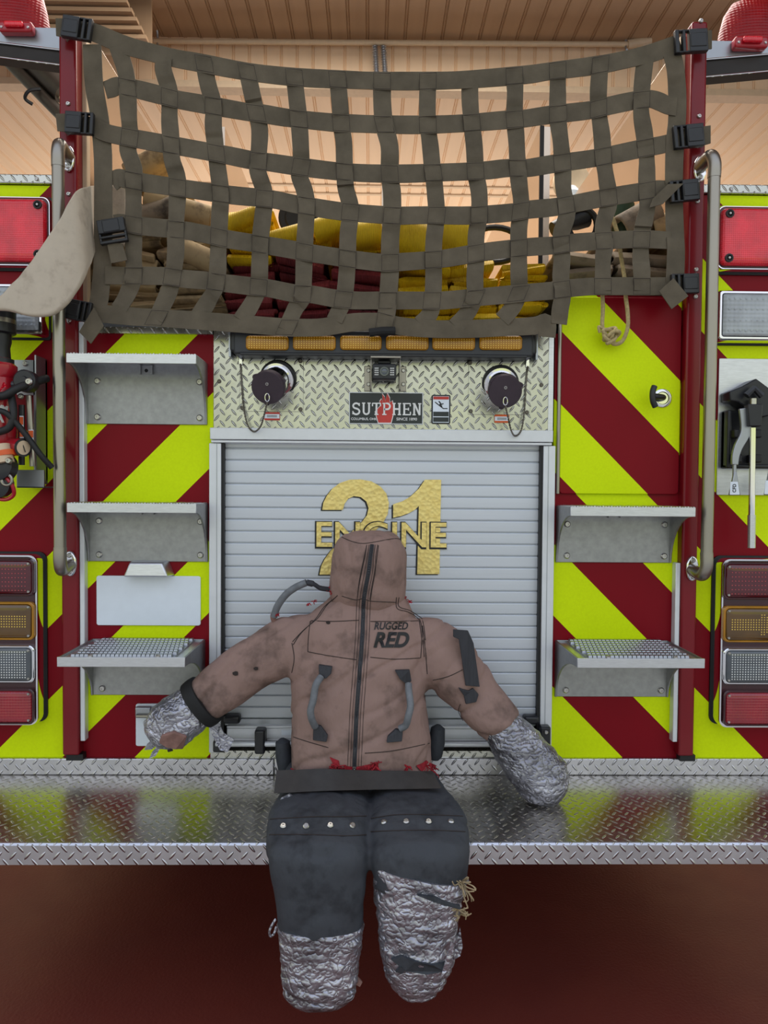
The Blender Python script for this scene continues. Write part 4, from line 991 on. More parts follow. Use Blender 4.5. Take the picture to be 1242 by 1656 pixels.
# nozzle lying among the grey hoses
nz = thing('hose_nozzle', 'black nozzle with red ring lying on the grey hoses behind net', 'nozzle', U(925, 362, .16))
c = U(925, 366, .16)
MB().lathe(c+Vector((-.06, 0, -.01)), (1, .2, .45), [(0, .022), (.03, .026), (.06, .024), (.08, .030), (.12, .034), (.125, .02)], 20).build('nozzle_body', 'black_plastic', nz)
MB().tube([c+Vector((.03+.045*math.cos(t), -.01, -.0+.05*math.sin(t))) for t in [i*PI/9 for i in range(18)]], .010, 8, closed=True).build('nozzle_handle', 'black_rubber', nz)
MB().lathe(c+Vector((-.005, -.005, .045)), (1, .2, .3), [(0, .012), (.015, .014), (.05, .010)], 14).build('nozzle_lever', 'red_enamel', nz, label='red lever')
c = U(1008, 352, .2); o = MB().lathe(c+Vector((0, 0, -.05)), (0, 0, 1), [(0, .03), (.01, .034), (.09, .034), (.10, .02), (.11, .018)], 20).build('green_can', 'dull_green', None); tag(o, 'dark green can standing among the grey hoses at right', 'can')
# wide beige hose flopping out of the bed over the left post
ed = [(205, 300, 205, 400, .05), (178, 300, 178, 400, .02), (159, 301, 160, 400, -.03), (144, 303, 151, 414, -.09), (124, 312, 141, 440, -.15), (100, 350, 124, 470, -.18),
      (76, 388, 106, 494, -.195), (50, 424, 84, 510, -.20), (22, 457, 50, 512, -.205), (0, 480, 14, 504, -.21), (-34, 490, -30, 502, -.215)]
ea = spline([U(x, y, Y) for x, y, _, _, Y in ed], 7); eb = spline([U(x, y, Y) for _, _, x, y, Y in ed], 7); rings = []
for i, (p, q_) in enumerate(zip(ea, eb)):
    w = (p-q_).normalized(); c = (p+q_)/2; n = Vector((-.0, -1, 0)); n = (n-w*n.dot(w)).normalized()
    r = flat_ring(c, w, n, (p-q_).length, .020, 9)
    rings.append([q+n*(.011*noise.noise(q*8)+.005*noise.noise(q*24+Vector((3, 1, 0)))) for q in r])
o = MB().loft(rings).build('large_hose', 'beige_hose', None, smooth=70); tag(o, 'wide flat beige hose flopping out over the left post', 'fire hose')
# cord with a knot
ck = thing('cord', 'yellow flecked cord tied in a knot hanging below net at right', 'rope', U(990, 540, -.06))
pts = [U(978, 345, .04), U(990, 352, .0), U(1000, 385, -.02), U(1005, 420, -.02), U(1010, 450, -.03), U(1012, 480, -.05), U(1015, 505, -.045), U(1015, 530, -.04), U(1006, 552, -.035), U(992, 556, -.035), U(985, 545, -.04)]
MB().tube(spline(pts, 6), .0058, 10).build('cord_line', 'rope_tan', ck)
MB().tube(spline([U(974, 470, -.05), U(975, 500, -.045), U(974, 528, -.04), U(980, 542, -.04)], 6), .0058, 10).build('cord_line', 'rope_tan', ck)
kn = [U(985+9*math.cos(t*1.9)+3*math.sin(t*.6)+.6*t-3, 542+13*math.sin(t*1.25)*.8+.5*t-3, -.045-.010*math.cos(t*2.3)) for t in [i*.35 for i in range(46)]]
MB().tube(spline(kn, 2), .0055, 8).build('cord_knot', 'rope_tan', ck)
MB().tube(spline([U(976, 532, -.05), U(968, 528, -.05), U(970, 538, -.05)], 4), .004, 8).build('cord_end', 'rope_tan', ck)

# ================================================================== TOOLS
wr = thing('hydrant_wrench', 'hydrant wrench with long chrome handle clipped to the right plate', 'hydrant wrench', U(1215, 760, -.085))
yw = -.085
a, b = U(1217, 692, yw), U(1215.5, 834, yw); MB().cyl(a, b, .0088, 16).build('handle_bar', 'chrome', wr)
a2, b2 = U(1215.5, 833, yw), U(1215, 886, yw); MB().cyl(a2, b2, .0108, 10).build('grip', 'brushed_aluminium', wr, label='knurled grip')
p = [(1206, 654), (1230, 654), (1228, 690), (1208, 690)]
MB().prism([(U(x, y, yw).x, U(x, y, yw).z) for x, y in p], yw-.014, yw+.014).build('wrench_head', 'black_plastic', wr, bevel=.003)
c = U(1218, 648, yw); MB().cyl(c+Vector((0, 0, -.012)), c+Vector((0, 0, .006)), .009, 14).build('wrench_collar', 'screw_metal', wr)
MB().tube([U(1207, 640, yw), U(1219, 628, yw), U(1232, 640, yw)], .010, 8).build('wrench_jaw', 'black_plastic', wr)
sw = thing('spanner_wrench', 'grey curved spanner wrench with white tag beside the chrome handle', 'spanner wrench', U(1190, 740, -.06))
pl = [(1203, 660), (1206, 690), (1203, 705), (1194, 722), (1189, 738), (1188, 752)]
sp = spline([U(x, y, -.078) for x, y in pl], 6); wid = [.030 if i < 8 else .030-.012*(i-8)/(len(sp)-9) for i in range(len(sp))]
W, N = [], []
for i in range(len(sp)):
    t = (sp[min(i+1, len(sp)-1)]-sp[max(i-1, 0)]).normalized(); N.append(Vector((0, -1, 0))); W.append(t.cross(Vector((0, -1, 0))).normalized())
ribbon_strip(MB(), sp, W, N, wid, .012).build('spanner_jaw', 'grey_steel', sw, bevel=.003)
MB().cyl(U(1188, 750, -.078), U(1187.5, 770, -.078), .0055, 12).build('shank', 'grey_steel', sw)
MB().prism([(U(x, y, -.078).x, U(x, y, -.078).z) for x, y in ((1186, 762), (1190, 762), (1197, 801), (1178, 801))], -.084, -.074).build('spanner_handle', 'grey_steel', sw, bevel=.003)
tg = MB().prism([(U(x, y, -.085).x, U(x, y, -.085).z) for x, y in ((1181, 779), (1193, 779), (1196, 800), (1180, 800))], -.0858, -.0842).build('white_tag', 'plate_white', sw, smooth=0)
vs, fs = text_mesh('CFD', (-.012, .012, -.005, .005), 0, .0006, 'black_print', 'tag_lettering', sw, .02, build=False)
c = U(1187.5, 789.5, -.0862); vs = [Vector((c.x - v.z, c.y+v.y, c.z+v.x)) for v in vs]
finish('tag_lettering', vs, fs, 'black_print', sw, smooth=0)
s2 = thing('spanner_wrench', 'second spanner wrench cut by the right photo edge', 'spanner wrench', U(1243, 770, -.06))
MB().prism([(U(x, y, -.078).x, U(x, y, -.078).z) for x, y in ((1243, 760), (1247, 760), (1254, 801), (1235, 801))], -.084, -.074).build('spanner_handle', 'grey_steel', s2, bevel=.003)
MB().prism([(U(x, y, -.085).x, U(x, y, -.085).z) for x, y in ((1238, 777), (1252, 777), (1254, 799), (1236, 799))], -.0858, -.0842).build('white_tag', 'plate_white', s2, smooth=0)

# red water monitor held in the bracket at far left
wm = thing('water_monitor', 'red portable water monitor with black hoses and folded legs at left', 'water monitor', U(20, 660, -.10))
yc = -.13
def pt(x, y, Y=yc): return U(x, y, Y)
b0 = pt(-2, 690); ax = Vector((0, 0, 1))
prof = [(ZP(py, 0, yc)-b0.z, r) for py, r in ((742, .030), (735, .040), (700, .046), (640, .046), (612, .042), (606, .048), (592, .048), (588, .040), (578, .030))]
MB().lathe(b0, ax, prof, 32).build('barrel', 'red_enamel', wm)
MB().lathe((b0.x, yc, ZP(592, 0, yc)), ax, [(0, .040), (.018, .040), (.02, .032), (.05, .030), (.065, .034), (.10, .034)], 24).build('nozzle_base', 'black_plastic', wm)
MB().lathe((b0.x-.005, yc, ZP(541, 0, yc)), ax, [(-.0, .044), (.004, .050), (.07, .050), (.075, .040)], 32).build('nozzle_tip', 'black_plastic', wm, label='dark nozzle with a polished band')
MB().lathe((b0.x-.005, yc, ZP(524, 0, yc)), ax, [(0, .0508), (.012, .0508)], 32).build('nozzle_band', 'stainless', wm)
MB().tube(spline([pt(-20, 640, -.19), pt(6, 640, -.19), pt(28, 628, -.18), pt(50, 620, -.15), pt(76, 612, -.10)], 6), .011, 12).build('black_hose', 'black_rubber', wm)
MB().tube(spline([pt(-20, 664, -.19), pt(6, 666, -.19), pt(24, 682, -.18), pt(44, 706, -.17), pt(66, 736, -.16), pt(84, 756, -.14)], 6), .008, 12).build('black_hose', 'black_rubber', wm)
MB().tube(spline([pt(18, 640, -.17), pt(22, 670, -.18), pt(14, 692, -.18), pt(-10, 700, -.18)], 6), .010, 12).build('black_hose', 'black_rubber', wm)
k1 = MB().lathe(pt(47, 618, -.13), (0, -1, 0), [(0, .030), (.03, .030), (.034, .026), (.034, .012), (.040, .010)], 24); k1.build('pivot', 'black_plastic', wm)
bolt('pivot_bolt', pt(47, 617, -.17), wm, .010, .006)
bolt('pivot_bolt', pt(34, 641, -.16), wm, .008, .008)
MB().tube([pt(20, 622, -.15), pt(40, 622, -.15)], .010, 10).build('pivot_arm', 'charcoal_plastic', wm)
for (x0, y0, x1, y1, mt) in ((35, 655, 35, 752, 'black_plastic'), (46, 640, 53, 754, 'stainless')):
    lg = MB().tube([pt(x0, y0, -.12), pt(x1, y1, -.12)], .0085, 10).build('folding_leg', mt, wm)
    for f0, f1 in ((.18, .55),) if mt == 'black_plastic' else ((.48, .76),):
        q0, q1 = pt(x0, y0, -.1305).lerp(pt(x1, y1, -.1305), f0), pt(x0, y0, -.1305).lerp(pt(x1, y1, -.1305), f1)
        MB().box(min(q0.x, q1.x)-.005, max(q0.x, q1.x)+.005, -.1315, -.1295, q1.z, q0.z).build('leg_sticker', 'plate_white', lg, smooth=0)
        for g0, g1 in ((.05, .4), (.6, .95)):
            MB().box(min(q0.x, q1.x)-.0048, max(q0.x, q1.x)+.0048, -.1321, -.1315, q1.z+(q0.z-q1.z)*g0, q1.z+(q0.z-q1.z)*g1).build('sticker_patch', 'orange_print', lg, smooth=0)
g = pt(14, 722, -.13); e_ = pt(37, 724, -.17)
MB().cyl(g, e_, .024, 24).build('gauge_body', 'red_enamel', wm)
ga = (e_-g).normalized(); MB().lathe(e_, ga, [(0, .0245), (.003, .0245), (.003, .019)], 24).build('gauge_rim', 'black_plastic', wm)
MB().lathe(e_, ga, [(0, .019), (.0035, .019), (.0036, .001)], 24).build('gauge_face', 'tan_trim', wm)
MB().tube([e_+ga*.005+Vector((-.004, 0, .012)), e_+ga*.005+Vector((.004, 0, -.012))], .0014, 6).build('gauge_needle', 'black_print', wm)
MB().lathe(pt(2, 720, -.18), (.25, -.1, -1), [(0, .022), (.05, .024)], 20).build('inlet_collar', 'tan_trim', wm)
MB().lathe(pt(8, 730, -.181), (.25, -.1, -1), [(0, .0246), (.014, .0246)], 20).build('inlet_band', 'orange_print', wm)
MB().lathe(pt(6, 756, -.15), (0, -1, .1), [(0, .040), (.04, .040), (.045, .030), (.045, .012)], 20).build('lower_joint', 'black_plastic', wm)
bolt('joint_bolt', pt(15, 745, -.2), wm, .009, .008)
MB().lathe(pt(2, 784, -.15), (0, -1, 0), [(0, .036), (.03, .036), (.034, .02)], 20).build('foot_clamp', 'black_plastic', wm)
MB().tube(spline([pt(10, 772, -.18), pt(20, 785, -.18), pt(22, 800, -.17), pt(8, 808, -.17), pt(-14, 804, -.17)], 5), .0055, 8).build('pull_cord', 'red_enamel', wm)
c = pt(11, 776, -.185); MB().tube([c+Vector((.014*math.cos(t*PI/8), 0, .014*math.sin(t*PI/8))) for t in range(16)], .0045, 8, closed=True).build('ring_clip', 'stainless', wm)
for tri in (((-4, 668), (4, 655), (10, 668), (10, 672)), ((-6, 684), (-2, 670), (6, 684))): pass
# white emblem and lettering wrapped on the barrel
def on_barrel(x, y, r=.0466):
    dx = pt(x, y, yc-.045).x-b0.x; dx = max(-r*.98, min(r*.98, dx)); return Vector((b0.x+dx, yc-math.sqrt(r*r-dx*dx), ZP(y, 0, yc-.045)))
for nm, tri, mt in (('emblem', ((-3, 634), (3, 617), (15, 633)), 'red_lens'), ('letter_stroke', ((-6, 664), (0, 654), (8, 656), (7, 664), (3, 662)), 'white_print'), ('letter_stroke', ((-6, 683), (-1, 668), (4, 683), (1, 683), (-1, 678)), 'white_print')):
    q = [on_barrel(x, y) for x, y in tri]; n = len(q); q2 = [v+Vector((0, .002, 0)) for v in q]
    finish(nm, q+q2, [tuple(range(n)), tuple(range(2*n-1, n-1, -1))]+[(i, (i+1) % n, (i+1) % n+n, i+n) for i in range(n)], mt, wm, smooth=0)
# ================================================================== TRAINING DUMMY
dum = thing('training_dummy', 'faceless brown rescue training dummy with duct taped limbs sitting on the tailboard', 'dummy', (0, -.25, DECK))
def ring(c, u, v, n=40, p=2.35):
    out = []
    for i in range(n):
        a = 2*PI*i/n; ca, sa = math.cos(a), math.sin(a)
        out.append(c + u*(math.copysign(abs(ca)**(2/p), ca)) + v*(math.copysign(abs(sa)**(2/p), sa)))
    return out
def interp(st, per):
    c = spline([s[0] for s in st], per); u = spline([s[1] for s in st], per); v = spline([s[2] for s in st], per); return list(zip(c, u, v))
def row(py, xl, xr, Y, hd):       # horizontal torso slice
    a, b = U(xl, py, Y), U(xr, py, Y); return ((a+b)/2, (b-a)/2, Vector((0, hd, 0)))
def remesh(mbs, vox, smooth=6):
    vs, fs = [], []
    for mb in mbs:
        n = len(vs); vs += mb.v; fs += [[i+n for i in f] for f in mb.f]
    me = bpy.data.meshes.new('tmp'); me.from_pydata(vs, [], fs)
    bm = bmesh.new(); bm.from_mesh(me); bmesh.ops.recalc_face_normals(bm, faces=bm.faces); bm.to_mesh(me); bm.free()
    ob = bpy.data.objects.new('tmp', me); COL.objects.link(ob)
    r = ob.modifiers.new('r', 'REMESH'); r.mode = 'VOXEL'; r.voxel_size = vox
    sm = ob.modifiers.new('s', 'SMOOTH'); sm.iterations = smooth; sm.factor = .5
    dg = bpy.context.evaluated_depsgraph_get(); m2 = bpy.data.meshes.new_from_object(ob.evaluated_get(dg))
    v = [x.co.copy() for x in m2.vertices]; n = [x.normal.copy() for x in m2.vertices]; f = [list(p.vertices) for p in m2.polygons]
    bpy.data.objects.remove(ob); bpy.data.meshes.remove(me); bpy.data.meshes.remove(m2)
    return v, n, f
BV = {}
def bvh(o):
    BV[o.name] = BVHTree.FromPolygons([v.co+o.location for v in o.data.vertices], [tuple(p.vertices) for p in o.data.polygons]); return o
def hit(px, py, objs, off=.001):
    d = ray(px, py).normalized(); best = None
    for o in objs:
        loc, n, i, dist = BV[o.name].ray_cast(CAM, d)
        if loc is not None and (best is None or dist < best[2]): best = (loc, n, dist)
    if best is None: return None
    n = best[1] if best[1].dot(d) < 0 else -best[1]
    return best[0]+n*off, n
def trace(pts, objs, off, per=6):
    out = []
    for q in spline([Vector((x, y, 0)) for x, y in pts], per):
        h = hit(q.x, q.y, objs, off)
        if h: out.append(h)
    return out

# --- jacket: torso and sleeves as one surface
YT = -.145
tor = [row(1256, 474, 700, -.165, .10), row(1246, 471, 699, -.168, .118), row(1200, 471, 696, -.165, .128), row(1150, 470, 692, -.158, .130), row(1100, 470, 690, -.152, .128),
       row(1050, 470, 690, -.147, .120), row(1015, 482, 684, -.143, .108), row(992, 502, 672, -.140, .095), row(974, 522, 664, -.138, .082), row(962, 533, 656, -.136, .074)]
mT = MB().loft([ring(c, u, v, 44, 2.6) for c, u, v in interp(tor, 5)])
def limb(st, per=5, flat=.86, p=2.2, n=30):
    """st: (px, py, Y, radius px)"""
    cs = [U(a, b, Y) for a, b, Y, r in st]; rs = [r*(Y-CAM.y)/FPX for a, b, Y, r in st]
    C_ = spline(cs, per); R_ = [v.x for v in spline([Vector((r, 0, 0)) for r in rs], per)]; out = []
    for i, c in enumerate(C_):
        t = (C_[min(i+1, len(C_)-1)]-C_[max(i-1, 0)]).normalized(); u = t.cross(Vector((0, 1, 0))).normalized(); v = u.cross(t).normalized()
        out.append(ring(c, u*R_[i], v*R_[i]*flat, n, p))
    return out
armL = limb([(530, 1035, -.145, 38), (490, 1040, -.145, 47), (450, 1052, -.147, 46), (405, 1080, -.15, 44), (365, 1108, -.155, 41), (330, 1134, -.16, 38)])
armR = limb([(640, 1040, -.145, 40), (690, 1046, -.145, 50), (722, 1074, -.15, 51), (758, 1112, -.16, 46), (790, 1150, -.175, 40), (814, 1176, -.185, 36)])
v, n, f = remesh([mT, MB().loft(armL), MB().loft(armR)], .0062, 8)
def folds(p):
    a = .008*noise.noise(Vector((p.x*7+p.z*3, p.y*5, p.z*9)))+.0045*noise.noise(Vector((p.x*16, p.y*14, p.z*20+5)))
    q = noise.noise(Vector((p.x*9-p.z*12, p.y*8, p.z*6+9))); a -= .007*max(0, 1-abs(q)*5)          # creases
    return a
v = [p+nn*folds(p) for p, nn in zip(v, n)]
v = [Vector((p.x, min(p.y, -.008), p.z)) for p in v]
jk = bvh(finish('jacket', v, f, 'jacket_cloth', dum, smooth=80, label='brown canvas jacket with sleeves'))

# --- hood: head with no face
hd = [row(985, 545, 648, -.140, .070), row(972, 538, 655, -.142, .088), row(955, 533, 657, -.145, .098), row(920, 535, 658, -.147, .103), row(893, 538, 658, -.147, .103), row(878, 543, 652, -.146, .098),
      row(868, 551, 645, -.144, .086), row(861, 564, 634, -.143, .066), row(858, 585, 618, -.142, .030)]
v, n, f = remesh([MB().loft([ring(c, u, v, 44, 2.3) for c, u, v in interp(hd, 5)])], .0055, 5)
def hfold(p): return .003*noise.noise(p*14)-.003*max(0, 1-abs(noise.noise(Vector((p.x*14+p.z*5, p.y*9, p.z*8+2))))*6)
v = [p+nn*hfold(p) for p, nn in zip(v, n)]
hood = bvh(finish('hood', v, f, 'jacket_cloth', dum, smooth=80, label='brown hood closed over the head, without a face'))
front = [jk, hood]

# --- zip, seams, pockets
def strip(pts, objs, width, off, name, mat, parent, th=.002, per=6):
    tr = trace(pts, objs, off, per)
    Pn = [a for a, b in tr]; 
    for _ in range(2): Pn = [Pn[0]]+[(Pn[i-1]+Pn[i]*2+Pn[i+1])/4 for i in range(1, len(Pn)-1)]+[Pn[-1]]
    N, W = [], []
    for i in range(len(Pn)):
        t = (Pn[min(i+1, len(Pn)-1)]-Pn[max(i-1, 0)]).normalized(); nn = Vector((0, -1, 0)) if i < 0 else tr[i][1]; nn = (nn+Vector((0, -1.5, 0))).normalized(); nn = (nn-t*nn.dot(t)).normalized(); N.append(nn); W.append(t.cross(nn).normalized())
    return ribbon_strip(MB(), Pn, W, N, width, th).build(name, mat, parent, smooth=60)
zp = [(602, 881), (599, 900), (596, 925), (591, 952), (588, 975), (587, 1000), (586, 1030), (583, 1070), (580, 1110), (577, 1150), (575, 1195), (573, 1243)]
zt_ = strip(zp, front, .0105, .0025, 'zip', 'black_strap', dum)
tr = trace(zp, front, .0042, 14)
zm = MB()
Pz = [a for a, b in tr]
zm.tube(Pz, [.0026 if i % 2 else .0014 for i in range(len(Pz))], 6).build('zip_teeth', 'charcoal_plastic', zt_)
for dx in (-11, -6.5, 6.5, 11):
    a = MB().tube([q for q, _ in trace([(x+dx*(1 if y > 900 else .8), y) for x, y in zp], front, .0004)], .0007, 6).build('zip_stitching', 'thread', zt_)
bolt('zip_slider', hit(573, 1241, front, .004)[0], zt_, .006, .005, 'screw_metal')
seams = [[(599, 1005), (640, 1005), (677, 1004)], [(599, 1063), (640, 1066), (679, 1064)], [(678, 1004), (682, 1035), (680, 1064)],
         [(503, 1004), (540, 1005), (580, 1003)], [(498, 1054), (535, 1061), (577, 1067)], [(502, 1005), (499, 1030), (498, 1054)],
         [(546, 963), (528, 980), (514, 1000), (490, 1020), (473, 1038)], [(543, 966), (524, 982), (510, 1002), (487, 1024), (474, 1043)],
         [(641, 966), (642, 984), (660, 990), (679, 1003), (684, 1035), (686, 1062)], [(645, 966), (645, 981), (664, 988), (682, 1000), (688, 1035)],
         [(475, 1192), (500, 1200), (531, 1209)], [(590, 1218), (636, 1214), (694, 1202)], [(553, 964), (575, 970), (588, 968), (600, 972), (640, 974)],
         [(472, 1040), (476, 1065), (472, 1088)], [(683, 1012), (688, 1050), (691, 1090)], [(700, 1100), (725, 1094), (748, 1083)]]
for s_ in seams:
    pts = [q for q, _ in trace(s_, front, .0006, 5)]
    if len(pts) > 2: MB().tube(pts, .0011, 6).build('seam_stitching', 'thread', jk)
for s_ in ([(553, 869), (570, 876), (586, 879), (604, 877), (640, 871), (650, 876)], [(593, 882), (587, 910), (581, 940), (578, 966)], [(612, 882), (608, 912), (602, 945), (598, 970)]):
    pts = [q for q, _ in trace(s_, front, .0006, 5)]
    if len(pts) > 2: MB().tube(pts, .0010, 6).build('hood_stitching', 'thread', hood)
# stencilled words on the chest
def stencil(txt, x0, x1, y0, y1, shear, off, nm):
    vs, fs = text_mesh(txt, (x0, x1, -y1, -y0), 0, 1, 'black_print', nm, jk, off, shear, build=False)
    bm = bmesh.new(); bv = [bm.verts.new(q) for q in vs]
    for q in fs:
        try: bm.faces.new([bv[i] for i in q])
        except ValueError: pass
    bmesh.ops.triangulate(bm, faces=bm.faces)
    bmesh.ops.subdivide_edges(bm, edges=[e for e in bm.edges if e.calc_length() > 4], cuts=2, use_grid_fill=True)
    bmesh.ops.triangulate(bm, faces=bm.faces); bm.verts.index_update()
    out = []
    for q in bm.verts:
        h = hit(q.co.x, -q.co.z, front, 0); out.append(h[0]+Vector((0, -.0022 if q.co.y < -.5 else .001, 0)))
    ff = [[w.index for w in q.verts] for q in bm.faces]; bm.free()
    return finish(nm, out, ff, 'black_print', jk, smooth=0, label='stencilled word %s' % txt)
stencil('RUGGED', 605, 660, 1006, 1018, .25, .016, 'chest_lettering')
stencil('RED', 604, 662, 1022, 1047, .3, .036, 'chest_lettering')
# small holes and marks on the sleeve
for px, py, r in ((381, 1089, 4), (414, 1081, 3.2), (531, 1007, 3)):
    h = hit(px, py, front, .001)
    MB().prism([(h[0].x+r*.0017*(1+.5*math.sin(i*2.3))*math.cos(i*.9), h[0].z+r*.0015*math.sin(i*.9)) for i in range(7)], h[0].y-.002, h[0].y+.004).build('worn_hole', 'thread', jk, smooth=0)

# --- carry handles
def handle(tabs, tube, nm, lab, r=.0092, yoff=.03):
    o = None
    pts = []
    for i, (x, y) in enumerate(tube):
        h = hit(x, y, front, .012); e = math.sin(PI*i/(len(tube)-1)); pts.append(h[0]+Vector((0, -yoff*e, 0)))
    o = MB().tube(spline(pts, 6), r, 14).build(nm, 'grey_tube', dum, label=lab)
    for t_ in tabs:
        hs = [hit(x, y, front, .003)[0] for x, y in t_]
        k_ = len(hs); q = [h+Vector((0, -.010, 0)) for h in hs]+[h+Vector((0, .003, 0)) for h in hs]
        finish('handle_tab', q, [tuple(range(k_)), tuple(range(2*k_-1, k_-1, -1))]+[(i, (i+1) % k_, (i+1) % k_+k_, i+k_) for i in range(k_)], 'black_strap', o, smooth=0, bevel=.002)
    return o
handle(([(516, 1074), (538, 1077), (536, 1088), (528, 1096), (517, 1094)], [(508, 1170), (520, 1172), (531, 1188), (529, 1198), (507, 1195)]), [(521, 1094), (514, 1105), (509, 1122), (507, 1142), (508, 1158), (512, 1172)], 'chest_handle', 'grey carry handle on the chest nearest the left arm')
handle(([(638, 1083), (661, 1082), (664, 1100), (658, 1106), (646, 1097)], [(640, 1178), (651, 1180), (649, 1197), (625, 1199), (627, 1190)]), [(656, 1104), (659, 1116), (659, 1134), (656, 1152), (651, 1166), (646, 1180)], 'chest_handle', 'grey carry handle under the chest lettering')
sh = [U(443, 997, -.16), U(449, 980, -.17), U(462, 962, -.18), U(478, 950, -.185), U(496, 942, -.19)]
so = MB().tube(spline(sh, 6), .0098, 14).build('shoulder_handle', 'grey_tube', dum, label='grey carry handle looping off the shoulder')
MB().tube(spline([U(496, 942, -.19), U(508, 945, -.19), U(518, 951, -.18), U(532, 953, -.17)], 5), [.0085]*5+[.006]*5+[.007]*6, 10).build('handle_end', 'black_strap', so)
MB().tube(spline([U(447, 988, -.165), U(442, 995, -.16), U(444, 1004, -.155), U(456, 1010, -.15)], 5), .008, 10).build('handle_end', 'skin_brown', so)
# frayed red lining
def tuft(spots, mat, nm, parent, n=7, L=.02, r=.0012, seed=1):
    rnd = random.Random(seed)
    for px, py, sz in spots:
        mb = MB()
        h = hit(px, py, front+[o for o in BVX], .0)
        b = h[0] if h else U(px, py, -.52 if py > 1300 else -.17)
        for i in range(n):
            d = Vector((rnd.uniform(-1, 1), rnd.uniform(-.8, .1), rnd.uniform(-1, .6)))*L*sz
            mb.tube(spline([b, b+d*.5+Vector((rnd.uniform(-.3, .3), -.2, rnd.uniform(-.3, .3)))*L*sz, b+d], 3), r, 5)
        mb.build(nm, mat, parent)
BVX = []
tuft([(530, 951, .8), (535, 957, .6), (508, 972, .6), (500, 976, .5), (662, 972, .6), (655, 966, .4), (449, 993, .5)], 'red_fray', 'frayed_lining', dum, 8, .014)

# --- belt flap, hips and trousers
def seg(Y, z, ht, xl, xr, py):
    a, b = U(xl, py, Y), U(xr, py, Y); return (Vector(((a.x+b.x)/2, Y, z)), Vector(((b.x-a.x)/2, 0, 0)), ht)
def legrings(st, per=5, n=36, p=2.5):
    C_ = spline([s[0] for s in st], per); Ux = spline([s[1] for s in st], per); Hh = [v.x for v in spline([Vector((s[2], 0, 0)) for s in st], per)]; out = []
    for i, c in enumerate(C_):
        t = (C_[min(i+1, len(C_)-1)]-C_[max(i-1, 0)]); t.x = 0; t.normalize(); v = Vector((1, 0, 0)).cross(t).normalized()
        out.append(ring(c, Ux[i], v*Hh[i], n, p))
    return out
YS = -.512
def zs(py, px=500): return U(px, py, YS-.05).z
def legst(X):      # X: list of (xl, xr) for the stations
    S = [(-.12, .600, .042, 1262), (-.22, .599, .042, 1282), (-.31, .598, .041, 1302), (-.385, .598, .042, 1320), (-.446, .588, .046, 1338), (-.490, .560, .050, 1362)]
    out = [seg(Y, z, h, *X[i], py) for i, (Y, z, h, py) in enumerate(S)]
    for i, py in enumerate((1402, 1450, 1495, 1522)):
        out.append(seg(YS, zs(py), .054, *X[6+i], py))
    return out
L1 = legst([(466, 600), (456, 600), (446, 599), (436, 598), (431, 597), (430, 596), (433, 594), (441, 592), (447, 589), (450, 586)])
L2 = legst([(598, 702), (598, 716), (600, 732), (600, 748), (599, 757), (598, 759), (600, 758), (604, 754), (608, 748), (612, 744)])
hip = MB().loft([ring(Vector((.0+U(580, 1240, -.14).x, y, DECK+.052)), Vector((w, 0, 0)), Vector((0, 0, .050)), 36, 2.6) for y, w in ((-.015, .17), (-.04, .20), (-.16, .205), (-.24, .19), (-.27, .16))])
v, n, f = remesh([hip, MB().loft(legrings(L1)), MB().loft(legrings(L2[:8]))], .0062, 4)
def tf(p): return .005*noise.noise(p*8)+.0025*noise.noise(p*22)-.004*max(0, 1-abs(noise.noise(Vector((p.x*10, p.y*9, p.z*5+7))))*6)
v = [p+nn*tf(p) for p, nn in zip(v, n)]
v = [Vector((p.x, p.y, max(p.z, DECK+.001) if p.y > DFRONT-.001 else p.z)) for p in v]
v = [Vector((p.x, min(p.y, DFRONT-.002), p.z)) if p.z < DECK and p.y > DFRONT-.012 else p for p in v]
tr_ = bvh(finish('trousers', v, f, 'trouser_leather', dum, smooth=80, label='charcoal leather trousers')); BVX.append(tr_)
# seam over the knees with rivets
objs = [tr_]
for s_ in ([(437, 1325), (470, 1323), (510, 1321), (550, 1321), (592, 1320)], [(600, 1324), (640, 1318), (690, 1318), (748, 1320)], [(436, 1350), (500, 1350), (560, 1352), (592, 1350)], [(600, 1345), (680, 1343), (752, 1345)]):
    pts = [q for q, _ in trace(s_, objs, .0008, 5)]
    if len(pts) > 2: MB().tube(pts, .0013, 6).build('knee_seam', 'thread', tr_)
for px, py in ((458, 1336), (495, 1336), (534, 1335), (570, 1335), (621, 1330), (657, 1329), (693, 1329), (729, 1329)):
    h = hit(px, py, objs, .0); bolt('rivet', h[0], tr_, .0075, .005, 'screw_metal', h[1])
# flap of dark leather across the lap
fa = [(447, 1246), (520, 1243), (600, 1246), (700, 1247)]; fb = [(443, 1283), (520, 1279), (600, 1277), (714, 1275)]
nU, nV = 30, 5; grid = []
for j in range(nV):
    q = j/(nV-1); 
    for i in range(nU):
        u = i/(nU-1)*3; k_ = min(2, int(u)); g_ = u-k_
        xa, ya = [fa[k_][m_]*(1-g_)+fa[k_+1][m_]*g_ for m_ in (0, 1)]; xb, yb = [fb[k_][m_]*(1-g_)+fb[k_+1][m_]*g_ for m_ in (0, 1)]
        p = U(xa*(1-q)+xb*q, ya*(1-q)+yb*q, -.306-.046*q-.006*math.sin(i*.5)*q); grid.append(p)
m_ = len(grid); nn = Vector((0, .5, .5)).normalized(); back = [p+Vector((0, .007, -.003)) for p in grid]
fs = [(j*nU+i, j*nU+i+1, (j+1)*nU+i+1, (j+1)*nU+i) for j in range(nV-1) for i in range(nU-1)]
fs += [tuple(x+m_ for x in q[::-1]) for q in fs]
bd = [i for i in range(nU)]+[j*nU+nU-1 for j in range(1, nV)]+[(nV-1)*nU+i for i in range(nU-2, -1, -1)]+[j*nU for j in range(nV-2, 0, -1)]
